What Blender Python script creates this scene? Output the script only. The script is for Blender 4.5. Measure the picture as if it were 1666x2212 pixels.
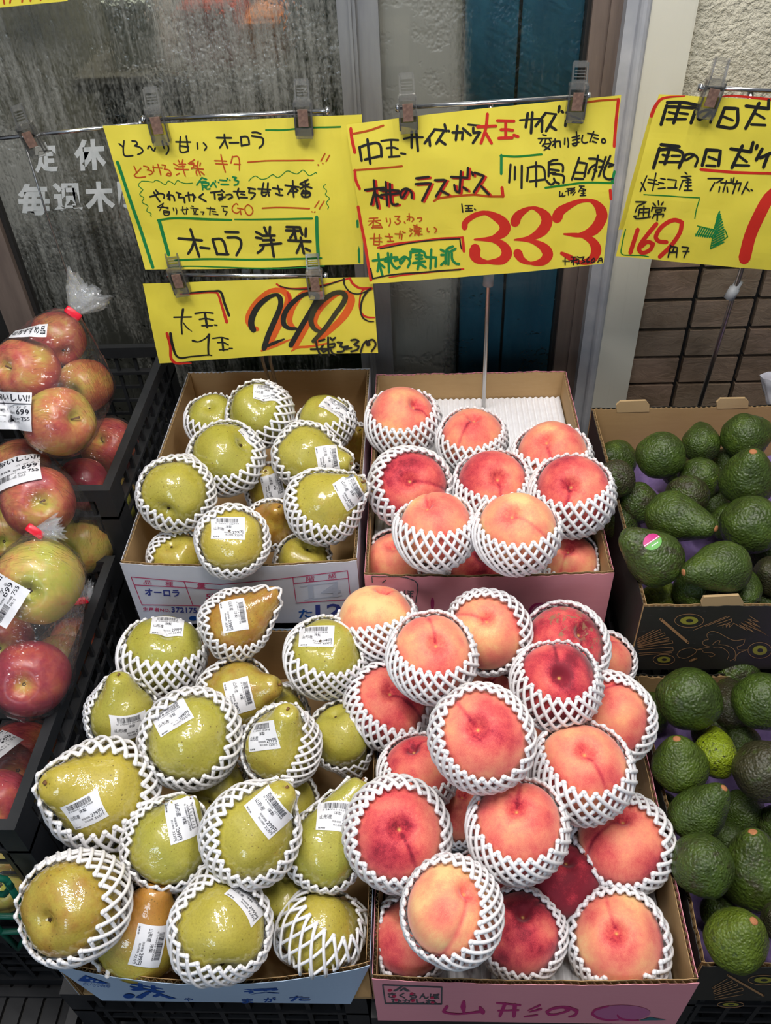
import bpy, math, random
import numpy as np
from mathutils import Vector, Matrix, noise
from mathutils.bvhtree import BVHTree

for o in list(bpy.data.objects):
    bpy.data.objects.remove(o)
scene = bpy.context.scene
COL = scene.collection
PI = math.pi

# ------------------------------------------------------------------ camera
FPX, CX, CY = 1820.0, 833.0, 1106.0
CAM = np.array([0.0, 0.0, 1.7])
_d = np.array([112.0, -1994.0, -FPX])
_U = -_d / np.linalg.norm(_d)
_Y = np.array([62.0, 1664.0, -FPX])
_Y = _Y - _U * (_Y @ _U)
_Y /= np.linalg.norm(_Y)
_X = np.cross(_Y, _U)
MW = np.array([_X, _Y, _U])          # camera space -> world

cam = bpy.data.cameras.new('camera')
cam.sensor_fit = 'VERTICAL'
cam.sensor_height = 24.0
cam.lens = 24.0 * FPX / 2212.0
cam.clip_start = 0.02
cam_ob = bpy.data.objects.new('camera', cam)
COL.objects.link(cam_ob)
m4 = Matrix.Identity(4)
for i in range(3):
    for j in range(3):
        m4[i][j] = MW[i][j]
m4.translation = Vector(CAM)
cam_ob.matrix_world = m4
scene.camera = cam_ob

# ------------------------------------------------------------------ light
world = bpy.data.worlds.new('world')
scene.world = world
world.use_nodes = True
bg = world.node_tree.nodes['Background']
bg.inputs[0].default_value = (0.80, 0.88, 1.0, 1)
bg.inputs[1].default_value = 0.17


def area(name, loc, target, sx, sy, power, col):
    l = bpy.data.lights.new(name, 'AREA')
    l.shape = 'RECTANGLE'
    l.size, l.size_y, l.energy, l.color = sx, sy, power, col
    o = bpy.data.objects.new(name, l)
    COL.objects.link(o)
    o.location = loc
    o.rotation_euler = (Vector(target) - Vector(loc)).to_track_quat('-Z', 'Y').to_euler()
    return o


# fluorescent fixtures under the shop awning, and the open street side behind the viewer
area('ceiling_tube_light', (-0.30, 0.40, 2.55), (-0.20, 0.55, 0.8), 1.25, 0.075, 28, (1.0, 0.965, 0.93))
area('ceiling_tube_light', (0.55, 0.78, 2.60), (0.40, 0.75, 0.8), 1.25, 0.075, 15, (1.0, 0.965, 0.93))
area('street_daylight', (-0.9, -1.7, 1.9), (0.0, 0.6, 0.8), 0.55, 0.9, 12, (0.70, 0.85, 1.0))
area('shop_interior_light', (-0.3, 2.2, 2.35), (-0.3, 2.3, 0.8), 1.2, 0.3, 26, (1.0, 0.95, 0.86))

scene.view_settings.view_transform = 'Standard'
scene.view_settings.look = 'None'
scene.view_settings.exposure = 0.0
scene.view_settings.gamma = 1.0
scene.view_settings.use_curve_mapping = False
scene.cycles.max_bounces = 6
scene.cycles.diffuse_bounces = 2
scene.cycles.glossy_bounces = 2
scene.cycles.transmission_bounces = 4
scene.cycles.transparent_max_bounces = 12
scene.cycles.use_adaptive_sampling = True
scene.cycles.adaptive_threshold = 0.055
scene.cycles.adaptive_min_samples = 12
scene.cycles.caustics_reflective = False
scene.cycles.caustics_refractive = False
scene.cycles.use_denoising = True
scene.cycles.sample_clamp_indirect = 6.0


# ------------------------------------------------------------------ rays and frames
def ray(px, py):
    return MW @ np.array([px - CX, -(py - CY), -FPX]) / FPX


def onz(px, py, z):
    r = ray(px, py)
    return CAM + r * ((z - CAM[2]) / r[2])


def ony(px, py, y):
    r = ray(px, py)
    return CAM + r * ((y - CAM[1]) / r[1])


def depth(P):
    return -(MW.T @ (np.asarray(P) - CAM))[2]


def view_basis(P):
    t = CAM - P
    t = t / np.linalg.norm(t)
    r = MW[:, 0] - t * (MW[:, 0] @ t)
    r /= np.linalg.norm(r)
    return r, np.cross(t, r), t


def facing(P, ax, ay, s=1):
    r, u, t = view_basis(P)
    n2 = ax * ax + ay * ay
    if n2 > 0.999:
        k = math.sqrt(0.998 / n2)
        ax, ay, n2 = ax * k, ay * k, 0.998
    return r * ax + u * ay + t * s * math.sqrt(1 - n2)


def frame(z, xhint):
    z = z / np.linalg.norm(z)
    x = xhint - z * (xhint @ z)
    if np.linalg.norm(x) < 1e-4:
        x = np.array([1.0, 0, 0]) - z * z[0]
    x /= np.linalg.norm(x)
    return np.array([x, np.cross(z, x), z]).T


def mat4(R, P, s=1.0):
    m = Matrix.Identity(4)
    for i in range(3):
        for j in range(3):
            m[i][j] = R[i][j] * s
        m[i][3] = P[i]
    return m


# ------------------------------------------------------------------ materials
def lin(r, g, b):
    f = lambda c: c / 12.92 if c <= 0.04045 else ((c + 0.055) / 1.055) ** 2.4
    return (f(r / 255), f(g / 255), f(b / 255), 1)


class N:
    """small node-graph helper"""
    def __init__(s, name):
        s.m = bpy.data.materials.new(name)
        s.m.use_nodes = True
        s.t = s.m.node_tree
        s.p = s.t.nodes['Principled BSDF']
        s.out = s.t.nodes['Material Output']
        s._tc = None

    def node(s, kind, **kw):
        n = s.t.nodes.new(kind)
        for k, v in kw.items():
            setattr(n, k, v)
        return n

    def put(s, sock, v):
        if hasattr(v, 'is_output') or isinstance(v, bpy.types.NodeSocket):
            s.t.links.new(v, sock)
        else:
            if sock.type == 'RGBA' and len(v) == 3:
                v = (*v, 1)
            sock.default_value = v

    def tc(s):
        if not s._tc:
            s._tc = s.node('ShaderNodeTexCoord')
        return s._tc.outputs['Object']

    def gen(s):
        s.tc()
        return s._tc.outputs['Generated']

    def math(s, op, a, b=0.0, c=0.0, clamp=False):
        n = s.node('ShaderNodeMath', operation=op, use_clamp=clamp)
        s.put(n.inputs[0], a)
        s.put(n.inputs[1], b)
        s.put(n.inputs[2], c)
        return n.outputs[0]

    def vmul(s, v, k):
        n = s.node('ShaderNodeVectorMath', operation='MULTIPLY')
        s.put(n.inputs[0], v)
        s.put(n.inputs[1], k)
        return n.outputs[0]

    def xyz(s, v):
        n = s.node('ShaderNodeSeparateXYZ')
        s.put(n.inputs[0], v)
        return n.outputs

    def comb(s, x, y, z):
        n = s.node('ShaderNodeCombineXYZ')
        for i, v in enumerate((x, y, z)):
            s.put(n.inputs[i], v)
        return n.outputs[0]

    def noise(s, vec, scale, detail=3, rough=0.5, w=None, dist=0.0):
        n = s.node('ShaderNodeTexNoise', noise_dimensions='4D' if w is not None else '3D')
        s.put(n.inputs['Vector'], vec)
        n.inputs['Scale'].default_value = scale
        n.inputs['Detail'].default_value = detail
        n.inputs['Roughness'].default_value = rough
        n.inputs['Distortion'].default_value = dist
        if w is not None:
            s.put(n.inputs['W'], w)
        return n.outputs[0]

    def voro(s, vec, scale, feature='F1', rand=1.0, w=None):
        n = s.node('ShaderNodeTexVoronoi', feature=feature, voronoi_dimensions='4D' if w is not None else '3D')
        s.put(n.inputs['Vector'], vec)
        n.inputs['Scale'].default_value = scale
        n.inputs['Randomness'].default_value = rand
        if w is not None:
            s.put(n.inputs['W'], w)
        return n.outputs['Distance']

    def ramp(s, f, stops, interp='LINEAR'):
        n = s.node('ShaderNodeValToRGB')
        n.color_ramp.interpolation = interp
        e = n.color_ramp.elements
        while len(e) < len(stops):
            e.new(0.5)
        for i, (p, c) in enumerate(stops):
            e[i].position = p
            e[i].color = c if len(c) == 4 else (*c, 1)
        s.put(n.inputs[0], f)
        return n.outputs[0]

    def step(s, f, a, b):
        n = s.node('ShaderNodeMapRange', interpolation_type='SMOOTHSTEP')
        s.put(n.inputs[0], f)
        n.inputs[1].default_value = a
        n.inputs[2].default_value = b
        return n.outputs[0]

    def mix(s, f, a, b, mode='MIX'):
        n = s.node('ShaderNodeMix', data_type='RGBA', blend_type=mode)
        s.put(n.inputs[0], f)
        s.put(n.inputs[6], a)
        s.put(n.inputs[7], b)
        return n.outputs[2]

    def bump(s, h, strength, dist=0.01, normal=None):
        n = s.node('ShaderNodeBump')
        n.inputs['Strength'].default_value = strength
        n.inputs['Distance'].default_value = dist
        s.put(n.inputs['Height'], h)
        if normal is not None:
            s.put(n.inputs['Normal'], normal)
        return n.outputs[0]

    def info(s):
        n = s.node('ShaderNodeObjectInfo')
        c = s.node('ShaderNodeSeparateColor')
        s.t.links.new(n.outputs['Color'], c.inputs[0])
        return c.outputs[0], c.outputs[1], c.outputs[2], n.outputs['Random']

    def set(s, **kw):
        for k, v in kw.items():
            s.put(s.p.inputs[k.replace('_', ' ')], v)
        return s.m


def plain(name, c, rough=0.6, metal=0.0, **kw):
    return N(name).set(Base_Color=c, Roughness=rough, Metallic=metal, **kw)


def m_peach():
    n = N('peach_skin')
    co = n.tc()
    r, g, b, rnd = n.info()
    x, y, z = n.xyz(co)
    w = n.math('MULTIPLY', rnd, 60.0)
    big = n.noise(co, 0.95, 2, 0.5, w)
    mid = n.noise(co, 3.2, 4, 0.6, w)
    strk = n.noise(n.comb(n.math('MULTIPLY', x, 7.0), n.math('MULTIPLY', y, 7.0), z), 2.2, 3, 0.6, w)
    fuzz = n.noise(co, 75.0, 2, 0.7)
    f = n.math('MULTIPLY_ADD', big, 1.55, -0.70)
    f = n.math('MULTIPLY_ADD', mid, 0.55, f)
    f = n.math('MULTIPLY_ADD', strk, 0.26, f)
    f = n.math('ADD', f, r)
    rho2 = n.math('ADD', n.math('MULTIPLY', x, x), n.math('MULTIPLY', y, y))
    top = n.math('MULTIPLY', n.math('POWER', 2.718, n.math('MULTIPLY', rho2, -16.0)), n.step(z, 0.1, 0.5))
    f = n.math('MULTIPLY_ADD', top, n.math('MULTIPLY_ADD', strk, 0.5, 0.04), f)
    sut = n.math('MULTIPLY', n.math('POWER', 2.718, n.math('MULTIPLY', n.math('MULTIPLY', y, y), -420.0)), n.step(x, 0.03, 0.12))
    f = n.math('MULTIPLY_ADD', sut, 0.24, f)
    f = n.math('MULTIPLY_ADD', n.math('SUBTRACT', fuzz, 0.5), 0.55, f)
    f = n.math('ADD', f, -0.56)
    c = n.ramp(f, [(0.0, lin(250, 202, 140)), (0.20, lin(248, 166, 122)), (0.42, lin(244, 136, 112)),
                   (0.64, lin(230, 96, 92)), (0.85, lin(194, 54, 70)), (1.0, lin(132, 28, 46))])
    tip = n.math('MULTIPLY', n.math('POWER', 2.718, n.math('MULTIPLY', rho2, -900.0)), n.step(z, 0.2, 0.5))
    c = n.mix(tip, c, lin(214, 170, 96))
    # dry brown scar, only on the fruit that has one
    sc = n.math('MULTIPLY', n.step(n.noise(co, 5.0, 6, 0.7, w, 0.6), 0.52, 0.60), b)
    sc = n.math('MULTIPLY', sc, n.step(n.math('ADD', n.math('MULTIPLY', x, -0.6), z), 0.25, 0.7))
    c = n.mix(sc, c, lin(150, 112, 84))
    bm = n.bump(fuzz, 0.10, 0.0006)
    return n.set(Base_Color=c, Roughness=0.62, Normal=bm, Sheen_Weight=0.35, Sheen_Roughness=0.45,
                 Specular_IOR_Level=0.25)


def m_pear():
    n = N('pear_skin_in_film')
    co = n.tc()
    r, g, b, rnd = n.info()
    x, y, z = n.xyz(co)
    w = n.math('MULTIPLY', rnd, 60.0)
    base = n.mix(g, lin(196, 170, 54), lin(158, 162, 56))
    base = n.mix(n.noise(co, 1.6, 3, 0.5, w), base, lin(190, 176, 74))
    rus = n.math('ADD', n.math('MULTIPLY_ADD', n.noise(co, 2.0, 5, 0.65, w), 1.5, -0.95), r)
    base = n.mix(n.step(rus, 0.05, 0.95), base, lin(164, 106, 36))
    patch = n.step(n.noise(co, 5.5, 5, 0.7, w, 0.8), 0.66, 0.73)
    base = n.mix(n.math('MULTIPLY', patch, 0.55), base, lin(128, 90, 34))
    base = n.mix(n.math('MULTIPLY', b, n.math('MULTIPLY', n.step(z, -0.1, 0.9), 0.6)), base, lin(192, 100, 46))
    mot = n.noise(co, 22.0, 4, 0.65, w)
    base = n.mix(n.math('MULTIPLY', n.step(mot, 0.42, 0.68), 0.42), base, n.mix(0.5, base, lin(104, 92, 22)))
    v = n.voro(co, 11.0, w=w)
    base = n.mix(n.math('MULTIPLY', n.step(v, 0.25, 0.15), 0.72), base, lin(104, 84, 26))
    v2 = n.voro(co, 21.0, w=w)
    base = n.mix(n.math('MULTIPLY', n.step(v2, 0.24, 0.14), 0.5), base, lin(118, 94, 30))
    wr = n.noise(co, 6.0, 2, 0.5, w, 0.4)
    wr2 = n.noise(n.vmul(co, (2.0, 7.0, 3.0)), 2.0, 2, 0.5, w, 0.8)
    ridge = n.math('SUBTRACT', 1.0, n.math('MULTIPLY', n.math('ABSOLUTE', n.math('SUBTRACT', wr2, 0.5)), 5.0), 0, True)
    h = n.math('MULTIPLY_ADD', ridge, 0.10, n.math('MULTIPLY', wr, 0.8))
    cn = n.bump(h, 1.0, 0.0011)
    return n.set(Base_Color=base, Roughness=0.5, Coat_Weight=1.0, Coat_Roughness=0.035, Coat_IOR=1.65, Coat_Normal=cn,
                 Normal=n.bump(v, 0.2, 0.001))


def m_avocado():
    n = N('avocado_skin')
    co = n.tc()
    r, g, b, rnd = n.info()
    w = n.math('MULTIPLY', rnd, 60.0)
    bumps = n.voro(co, 13.0, 'SMOOTH_F1', w=w)
    nz = n.noise(co, 16.0, 4, 0.6, w)
    h = n.math('MULTIPLY_ADD', nz, 0.5, n.math('MULTIPLY', bumps, -1.0))
    big = n.noise(co, 1.5, 3, 0.6, w)
    c = n.ramp(n.math('ADD', n.math('MULTIPLY_ADD', big, 1.2, -0.6), n.math('MULTIPLY', nz, 0.5)),
               [(0.0, lin(46, 58, 22)), (0.35, lin(66, 86, 30)), (0.65, lin(94, 112, 40)), (1.0, lin(120, 130, 50))])
    c = n.mix(g, c, n.mix(n.step(n.noise(co, 6.0, 3, 0.6, w), 0.56, 0.66), lin(132, 150, 28), lin(58, 62, 26)))
    pur = n.step(n.math('ADD', n.noise(co, 2.1, 5, 0.7, w), n.math('MULTIPLY_ADD', r, 0.42, -0.24)), 0.40, 0.58)
    c = n.mix(n.math('MULTIPLY', pur, 0.8), c, lin(56, 46, 38))
    c = n.mix(n.math('MULTIPLY', n.step(bumps, 0.45, 0.8), 0.5), c, lin(40, 48, 24))
    return n.set(Base_Color=c, Roughness=0.30, Normal=n.bump(h, 1.0, 0.0021), Specular_IOR_Level=0.5)


def m_apple():
    n = N('apple_skin')
    co = n.tc()
    r, g, b, rnd = n.info()
    x, y, z = n.xyz(co)
    w = n.math('MULTIPLY', rnd, 60.0)
    big = n.noise(co, 1.0, 2, 0.5, w)
    st = n.noise(n.comb(n.math('MULTIPLY', x, 9.0), n.math('MULTIPLY', y, 9.0), n.math('MULTIPLY', z, 1.4)), 1.0, 4, 0.65, w)
    f = n.math('ADD', n.math('MULTIPLY_ADD', big, 1.6, -0.8), n.math('MULTIPLY_ADD', st, 0.6, -0.30))
    f = n.math('ADD', f, r)
    rho2 = n.math('ADD', n.math('MULTIPLY', x, x), n.math('MULTIPLY', y, y))
    cav = n.math('POWER', 2.718, n.math('MULTIPLY', rho2, -12.0))
    f = n.math('MULTIPLY_ADD', cav, -0.5, f)
    c = n.ramp(f, [(0.0, lin(190, 188, 74)), (0.28, lin(212, 180, 86)), (0.52, lin(214, 132, 82)),
                   (0.76, lin(198, 84, 70)), (1.0, lin(172, 50, 68))])
    v = n.voro(co, 16.0, w=w)
    c = n.mix(n.math('MULTIPLY', n.step(v, 0.11, 0.06), 0.5), c, lin(216, 190, 126))
    return n.set(Base_Color=c, Roughness=0.32)


def m_film(name, haze, rough=0.06):
    n = N(name)
    co = n.tc()
    w1 = n.noise(co, 26.0, 2, 0.5, None, 0.6)
    w2 = n.noise(n.vmul(co, (1.0, 3.2, 1.0)), 40.0, 2, 0.5, None, 0.5)
    w2 = n.math('SUBTRACT', 1.0, n.math('MULTIPLY', n.math('ABSOLUTE', n.math('SUBTRACT', w2, 0.5)), 6.0), 0, True)
    nb = n.bump(n.math('MULTIPLY_ADD', w2, 0.25, w1), 1.0, 0.006)
    fr = n.node('ShaderNodeFresnel')
    fr.inputs[0].default_value = 1.45
    n.put(fr.inputs['Normal'], nb)
    gl = n.node('ShaderNodeBsdfGlossy')
    gl.inputs['Roughness'].default_value = rough
    n.put(gl.inputs['Normal'], nb)
    tr = n.node('ShaderNodeBsdfTransparent')
    df = n.node('ShaderNodeBsdfDiffuse')
    df.inputs[0].default_value = (0.85, 0.87, 0.9, 1)
    a = n.node('ShaderNodeMixShader')
    a.inputs[0].default_value = haze
    n.t.links.new(tr.outputs[0], a.inputs[1])
    n.t.links.new(df.outputs[0], a.inputs[2])
    s = n.node('ShaderNodeMixShader')
    n.put(s.inputs[0], n.math('MINIMUM', n.math('MULTIPLY', fr.outputs[0], 1.2), 0.38))
    n.t.links.new(a.outputs[0], s.inputs[1])
    n.t.links.new(gl.outputs[0], s.inputs[2])
    n.t.links.new(s.outputs[0], n.out.inputs[0])
    return n.m


def m_wet_glass(name, lo, hi, most, clear, edge=None):
    """fogged, streaked and dripping pane: clear where the drops ran, grey where the mist sits"""
    n = N(name)
    co = n.tc()
    x, y, z = n.xyz(co)
    streak = n.noise(n.comb(n.math('MULTIPLY', x, 75.0), 0.0, n.math('MULTIPLY', z, 3.0)), 1.0, 5, 0.62)
    cloud = n.noise(co, 3.6, 4, 0.6)
    drops = n.voro(n.vmul(co, (1.0, 1.0, 0.75)), 190.0, 'SMOOTH_F1')
    dmask = n.step(n.noise(co, 16.0, 4, 0.65), 0.50, 0.62)
    runs = n.noise(n.comb(n.math('MULTIPLY', x, 150.0), 0.0, n.math('MULTIPLY', z, 11.0)), 1.0, 3, 0.6, None, 0.8)
    h = n.math('ADD', n.math('MULTIPLY', n.math('MULTIPLY', drops, -1.0), dmask), n.math('MULTIPLY', runs, 0.35))
    nb = n.bump(h, 0.9, 0.0024)
    f = n.math('ADD', n.math('MULTIPLY', streak, 0.75), n.math('MULTIPLY', cloud, 0.95))
    f = n.math('MULTIPLY_ADD', n.xyz(n.gen())[2], 0.62, f)
    if edge is not None:
        f = n.math('ADD', f, n.step(x, edge + 0.05, edge - 0.03))
    grain = n.noise(n.vmul(co, (1.0, 1.0, 0.45)), 260.0, 3, 0.7)
    f = n.math('ADD', f, n.math('MULTIPLY_ADD', grain, 0.6, -0.30))
    fog = n.math('MULTIPLY', n.step(f, lo, hi), most)
    rf = n.node('ShaderNodeBsdfRefraction')
    rf.inputs['Color'].default_value = (0.90, 0.94, 0.92, 1)
    rf.inputs['Roughness'].default_value = 0.17
    rf.inputs['IOR'].default_value = 1.10
    n.put(rf.inputs['Normal'], nb)
    df = n.node('ShaderNodeBsdfDiffuse')
    df.inputs[0].default_value = (0.38, 0.38, 0.34, 1)
    n.put(df.inputs['Normal'], nb)
    tr = n.node('ShaderNodeBsdfTransparent')
    tr.inputs[0].default_value = (0.88, 0.93, 0.91, 1)
    see = n.node('ShaderNodeMixShader')
    see.inputs[0].default_value = clear
    n.t.links.new(rf.outputs[0], see.inputs[1])
    n.t.links.new(tr.outputs[0], see.inputs[2])
    a = n.node('ShaderNodeMixShader')
    n.put(a.inputs[0], fog)
    n.t.links.new(see.outputs[0], a.inputs[1])
    n.t.links.new(df.outputs[0], a.inputs[2])
    gl = n.node('ShaderNodeBsdfGlossy')
    gl.inputs['Roughness'].default_value = 0.10 if edge is None else 0.30
    n.put(gl.inputs['Normal'], nb)
    fr = n.node('ShaderNodeFresnel')
    fr.inputs[0].default_value = 1.45
    n.put(fr.inputs['Normal'], nb)
    s = n.node('ShaderNodeMixShader')
    n.put(s.inputs[0], fr.outputs[0])
    n.t.links.new(a.outputs[0], s.inputs[1])
    n.t.links.new(gl.outputs[0], s.inputs[2])
    n.t.links.new(s.outputs[0], n.out.inputs[0])
    return n.m


def m_noisy(name, c1, c2, scale, rough, bump=0.0, bscale=None, detail=4, bdist=0.003, stretch=(1, 1, 1), metal=0.0):
    n = N(name)
    co = n.vmul(n.tc(), stretch)
    f = n.noise(co, scale, detail, 0.6)
    kw = {}
    if bump:
        kw['Normal'] = n.bump(n.noise(co, bscale or scale, 4, 0.6), bump, bdist)
    return n.set(Base_Color=n.mix(n.step(f, 0.3, 0.7), c1, c2), Roughness=rough, Metallic=metal, **kw)


def m_post():
    n = N('cream_paint')
    co = n.tc()
    c = n.mix(n.noise(co, 6.0, 4), lin(206, 202, 186), lin(222, 219, 204))
    chip = n.step(n.noise(n.vmul(co, (1, 1, 0.5)), 60.0, 3, 0.6), 0.735, 0.76)
    c = n.mix(chip, c, lin(92, 80, 62))
    drip = n.step(n.noise(n.comb(n.math('MULTIPLY', n.xyz(co)[0], 40.0), 0.0, n.xyz(co)[2]), 3.0, 4), 0.55, 0.8)
    c = n.mix(n.math('MULTIPLY', drip, 0.35), c, lin(170, 162, 142))
    return n.set(Base_Color=c, Roughness=0.45)


def m_card(name, c1, c2, rough=0.75):
    n = N(name)
    co = n.tc()
    f = n.noise(n.vmul(co, (1, 1, 6)), 30.0, 4, 0.6)
    sc = n.step(n.noise(n.vmul(co, (3, 3, 25)), 9.0, 5, 0.7), 0.62, 0.75)
    c = n.mix(f, c1, c2)
    c = n.mix(n.math('MULTIPLY', sc, 0.25), c, n.mix(0.5, c1, (0.9, 0.9, 0.9)))
    return n.set(Base_Color=c, Roughness=rough, Normal=n.bump(n.noise(n.vmul(co, (90, 90, 1)), 1.6, 1), 0.06, 0.002))


def m_tile():
    n = N('brown_wall_tile')
    co = n.tc()
    g = n.node('ShaderNodeNewGeometry')
    f = n.noise(n.vmul(co, (1, 1, 1.6)), 14.0, 5, 0.65)
    f2 = n.noise(n.vmul(co, (3, 1, 5)), 9.0, 5, 0.7, None, 1.0)
    c = n.mix(g.outputs['Random Per Island'], lin(142, 124, 104), lin(156, 130, 112))
    c = n.mix(n.step(f, 0.35, 0.75), c, lin(124, 104, 84))
    return n.set(Base_Color=c, Roughness=0.55, Normal=n.bump(f2, 0.5, 0.006))


MAT = dict(
    peach=m_peach(), pear=m_pear(), avocado=m_avocado(), apple=m_apple(),
    film=m_film('clear_bag_film', 0.03), tuft=m_film('crumpled_bag_film', 0.16),
    wetglass=m_wet_glass('fogged_wet_glass', 0.92, 1.40, 0.62, 0.15), wetglass2=m_wet_glass('wet_glass', 1.25, 1.9, 0.5, 0.85, 0.055),
    foam=m_noisy('white_foam', lin(240, 238, 240), lin(247, 246, 248), 90.0, 0.55, 0.1, 200.0),
    stem=m_noisy('brown_stem', lin(92, 62, 34), lin(140, 98, 58), 60.0, 0.8),
    nub=m_noisy('tan_stem_scar', lin(150, 92, 56), lin(190, 128, 84), 60.0, 0.8),
    calyx=m_noisy('dark_calyx', lin(52, 38, 22), lin(84, 62, 34), 60.0, 0.9),
    yellow=m_noisy('yellow_paper', lin(228, 212, 66), lin(234, 219, 80), 3.0, 0.62, 0.05, 8.0),
    ink=plain('black_marker', lin(30, 30, 28), 0.5), ink2=plain('worn_black_marker', lin(58, 56, 34), 0.5),
    red=plain('red_marker', lin(205, 44, 30), 0.5), rust=plain('brown_red_marker', lin(186, 76, 16), 0.5),
    orange=plain('orange_red_marker', lin(226, 96, 30), 0.5),
    green=plain('green_marker', lin(24, 124, 44), 0.5), teal=plain('dark_green_marker', lin(20, 128, 66), 0.5),
    chrome=plain('chrome', (0.75, 0.75, 0.76), 0.18, 1.0), steel=plain('thin_steel', (0.45, 0.44, 0.43), 0.3, 1.0),
    joint=plain('grey_plastic', lin(150, 152, 154), 0.5),
    insert=m_noisy('brown_clip_insert', lin(104, 80, 70), lin(134, 106, 92), 200.0, 0.5),
    kraft=m_card('kraft_board', lin(172, 138, 92), lin(184, 150, 104)),
    kraft_edge=plain('board_edge', lin(190, 160, 116), 0.85),
    white_board=m_card('white_board', lin(214, 216, 228), lin(224, 226, 236), 0.5),
    blue_board=m_card('pale_blue_board', lin(178, 200, 226), lin(186, 206, 230), 0.5),
    pink_board=m_card('pink_board', lin(234, 152, 164), lin(240, 162, 172), 0.5),
    black_board=m_card('black_printed_board', lin(42, 42, 38), lin(50, 48, 44), 0.5),
    p_red=plain('red_print', lin(196, 58, 104), 0.5), p_blue=plain('blue_print', lin(60, 70, 150), 0.5),
    p_royal=plain('royal_blue_print', lin(24, 82, 166), 0.5), p_pale=plain('pale_stamp', lin(190, 196, 212), 0.5),
    p_mag=plain('magenta_print', lin(190, 46, 116), 0.5), p_plum=plain('plum_print', lin(196, 112, 156), 0.5),
    p_grey=plain('grey_print', lin(76, 84, 88), 0.5), p_teal=plain('teal_print', lin(60, 110, 118), 0.5),
    p_dot=plain('crimson_print', lin(204, 40, 84), 0.5),
    p_tan=plain('tan_print', lin(176, 132, 90), 0.6), p_olive=plain('olive_print', lin(156, 150, 56), 0.6),
    label=plain('white_label', lin(236, 236, 240), 0.35), ltext=plain('label_print', lin(40, 40, 48), 0.5),
    lpink=plain('pink_sticker', lin(200, 50, 130), 0.4), lgreen=plain('green_sticker', lin(110, 180, 90), 0.4),
    tape=plain('red_tape', lin(222, 28, 52), 0.35),
    purple=m_noisy('purple_tray_paper', lin(104, 84, 134), lin(124, 102, 152), 60.0, 0.8, 0.5, 60.0),
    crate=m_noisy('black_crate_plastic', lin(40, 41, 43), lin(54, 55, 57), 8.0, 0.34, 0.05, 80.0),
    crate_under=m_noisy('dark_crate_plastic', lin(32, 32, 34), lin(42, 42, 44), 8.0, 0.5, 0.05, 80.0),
    alu=m_noisy('grey_aluminium', lin(142, 142, 144), lin(160, 160, 160), 5.0, 0.4, 0.05, 40.0, stretch=(6, 6, 1), metal=0.5),
    brown_alu=m_noisy('brown_frame', lin(112, 98, 90), lin(132, 116, 106), 5.0, 0.42, 0.05, 40.0, stretch=(6, 6, 1), metal=0.2),
    jamb=m_noisy('grey_jamb', lin(160, 162, 168), lin(186, 186, 188), 12.0, 0.5),
    rubber=plain('dark_seal', lin(34, 32, 30), 0.6),
    post=m_post(), tile=m_tile(), grout=plain('black_grout', lin(24, 22, 22), 0.7),
    stucco=m_noisy('pale_stucco', lin(196, 190, 170), lin(214, 208, 188), 40.0, 0.8, 1.0, 110.0, 4, 0.008),
    decal=m_noisy('frosted_white_vinyl', lin(188, 192, 190), lin(206, 208, 206), 70.0, 0.6),
    teal_panel=m_noisy('teal_panel', lin(78, 150, 190), lin(96, 174, 212), 4.0, 0.5, 0.1, 20.0, stretch=(5, 1, 1)),
    dark_panel=m_noisy('dark_brown_panel', lin(40, 30, 28), lin(56, 42, 38), 9.0, 0.5),
    wood_floor=m_noisy('shaded_concrete', lin(46, 45, 44), lin(60, 58, 56), 5.0, 0.8),  # dark concrete, the shade around the crates put into its colour
    in_wall=m_noisy('shop_wall', lin(84, 82, 70), lin(168, 162, 146), 2.2, 0.7),
    in_blue=plain('blue_plastic', lin(40, 90, 150), 0.5), in_top=plain('worn_counter_top', lin(92, 86, 76), 0.6), in_red=plain('red_produce', lin(196, 66, 36), 0.5),
    in_orange=plain('orange_produce', lin(226, 130, 50), 0.5),
    in_white=plain('pale_packing', lin(216, 216, 206), 0.6), in_dark=plain('dark_produce', lin(40, 56, 34), 0.6),
    greenwire=plain('green_coated_wire', lin(10, 88, 70), 0.4),
    white_bag=plain('white_bag', lin(226, 224, 232), 0.4),
)


def m_clear(name):
    n = N(name)
    fr = n.node('ShaderNodeFresnel')
    fr.inputs[0].default_value = 1.5
    gl = n.node('ShaderNodeBsdfGlossy')
    gl.inputs['Roughness'].default_value = 0.08
    tr = n.node('ShaderNodeBsdfTransparent')
    tr.inputs[0].default_value = (0.95, 0.94, 0.91, 1)
    df = n.node('ShaderNodeBsdfDiffuse')
    df.inputs[0].default_value = (0.80, 0.79, 0.75, 1)
    a = n.node('ShaderNodeMixShader')
    a.inputs[0].default_value = 0.08
    n.t.links.new(tr.outputs[0], a.inputs[1])
    n.t.links.new(df.outputs[0], a.inputs[2])
    s = n.node('ShaderNodeMixShader')
    n.put(s.inputs[0], n.math('MULTIPLY_ADD', fr.outputs[0], 1.5, 0.06, True))
    n.t.links.new(a.outputs[0], s.inputs[1])
    n.t.links.new(gl.outputs[0], s.inputs[2])
    n.t.links.new(s.outputs[0], n.out.inputs[0])
    return n.m


MAT['clear'] = m_clear('clear_plastic')


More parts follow.
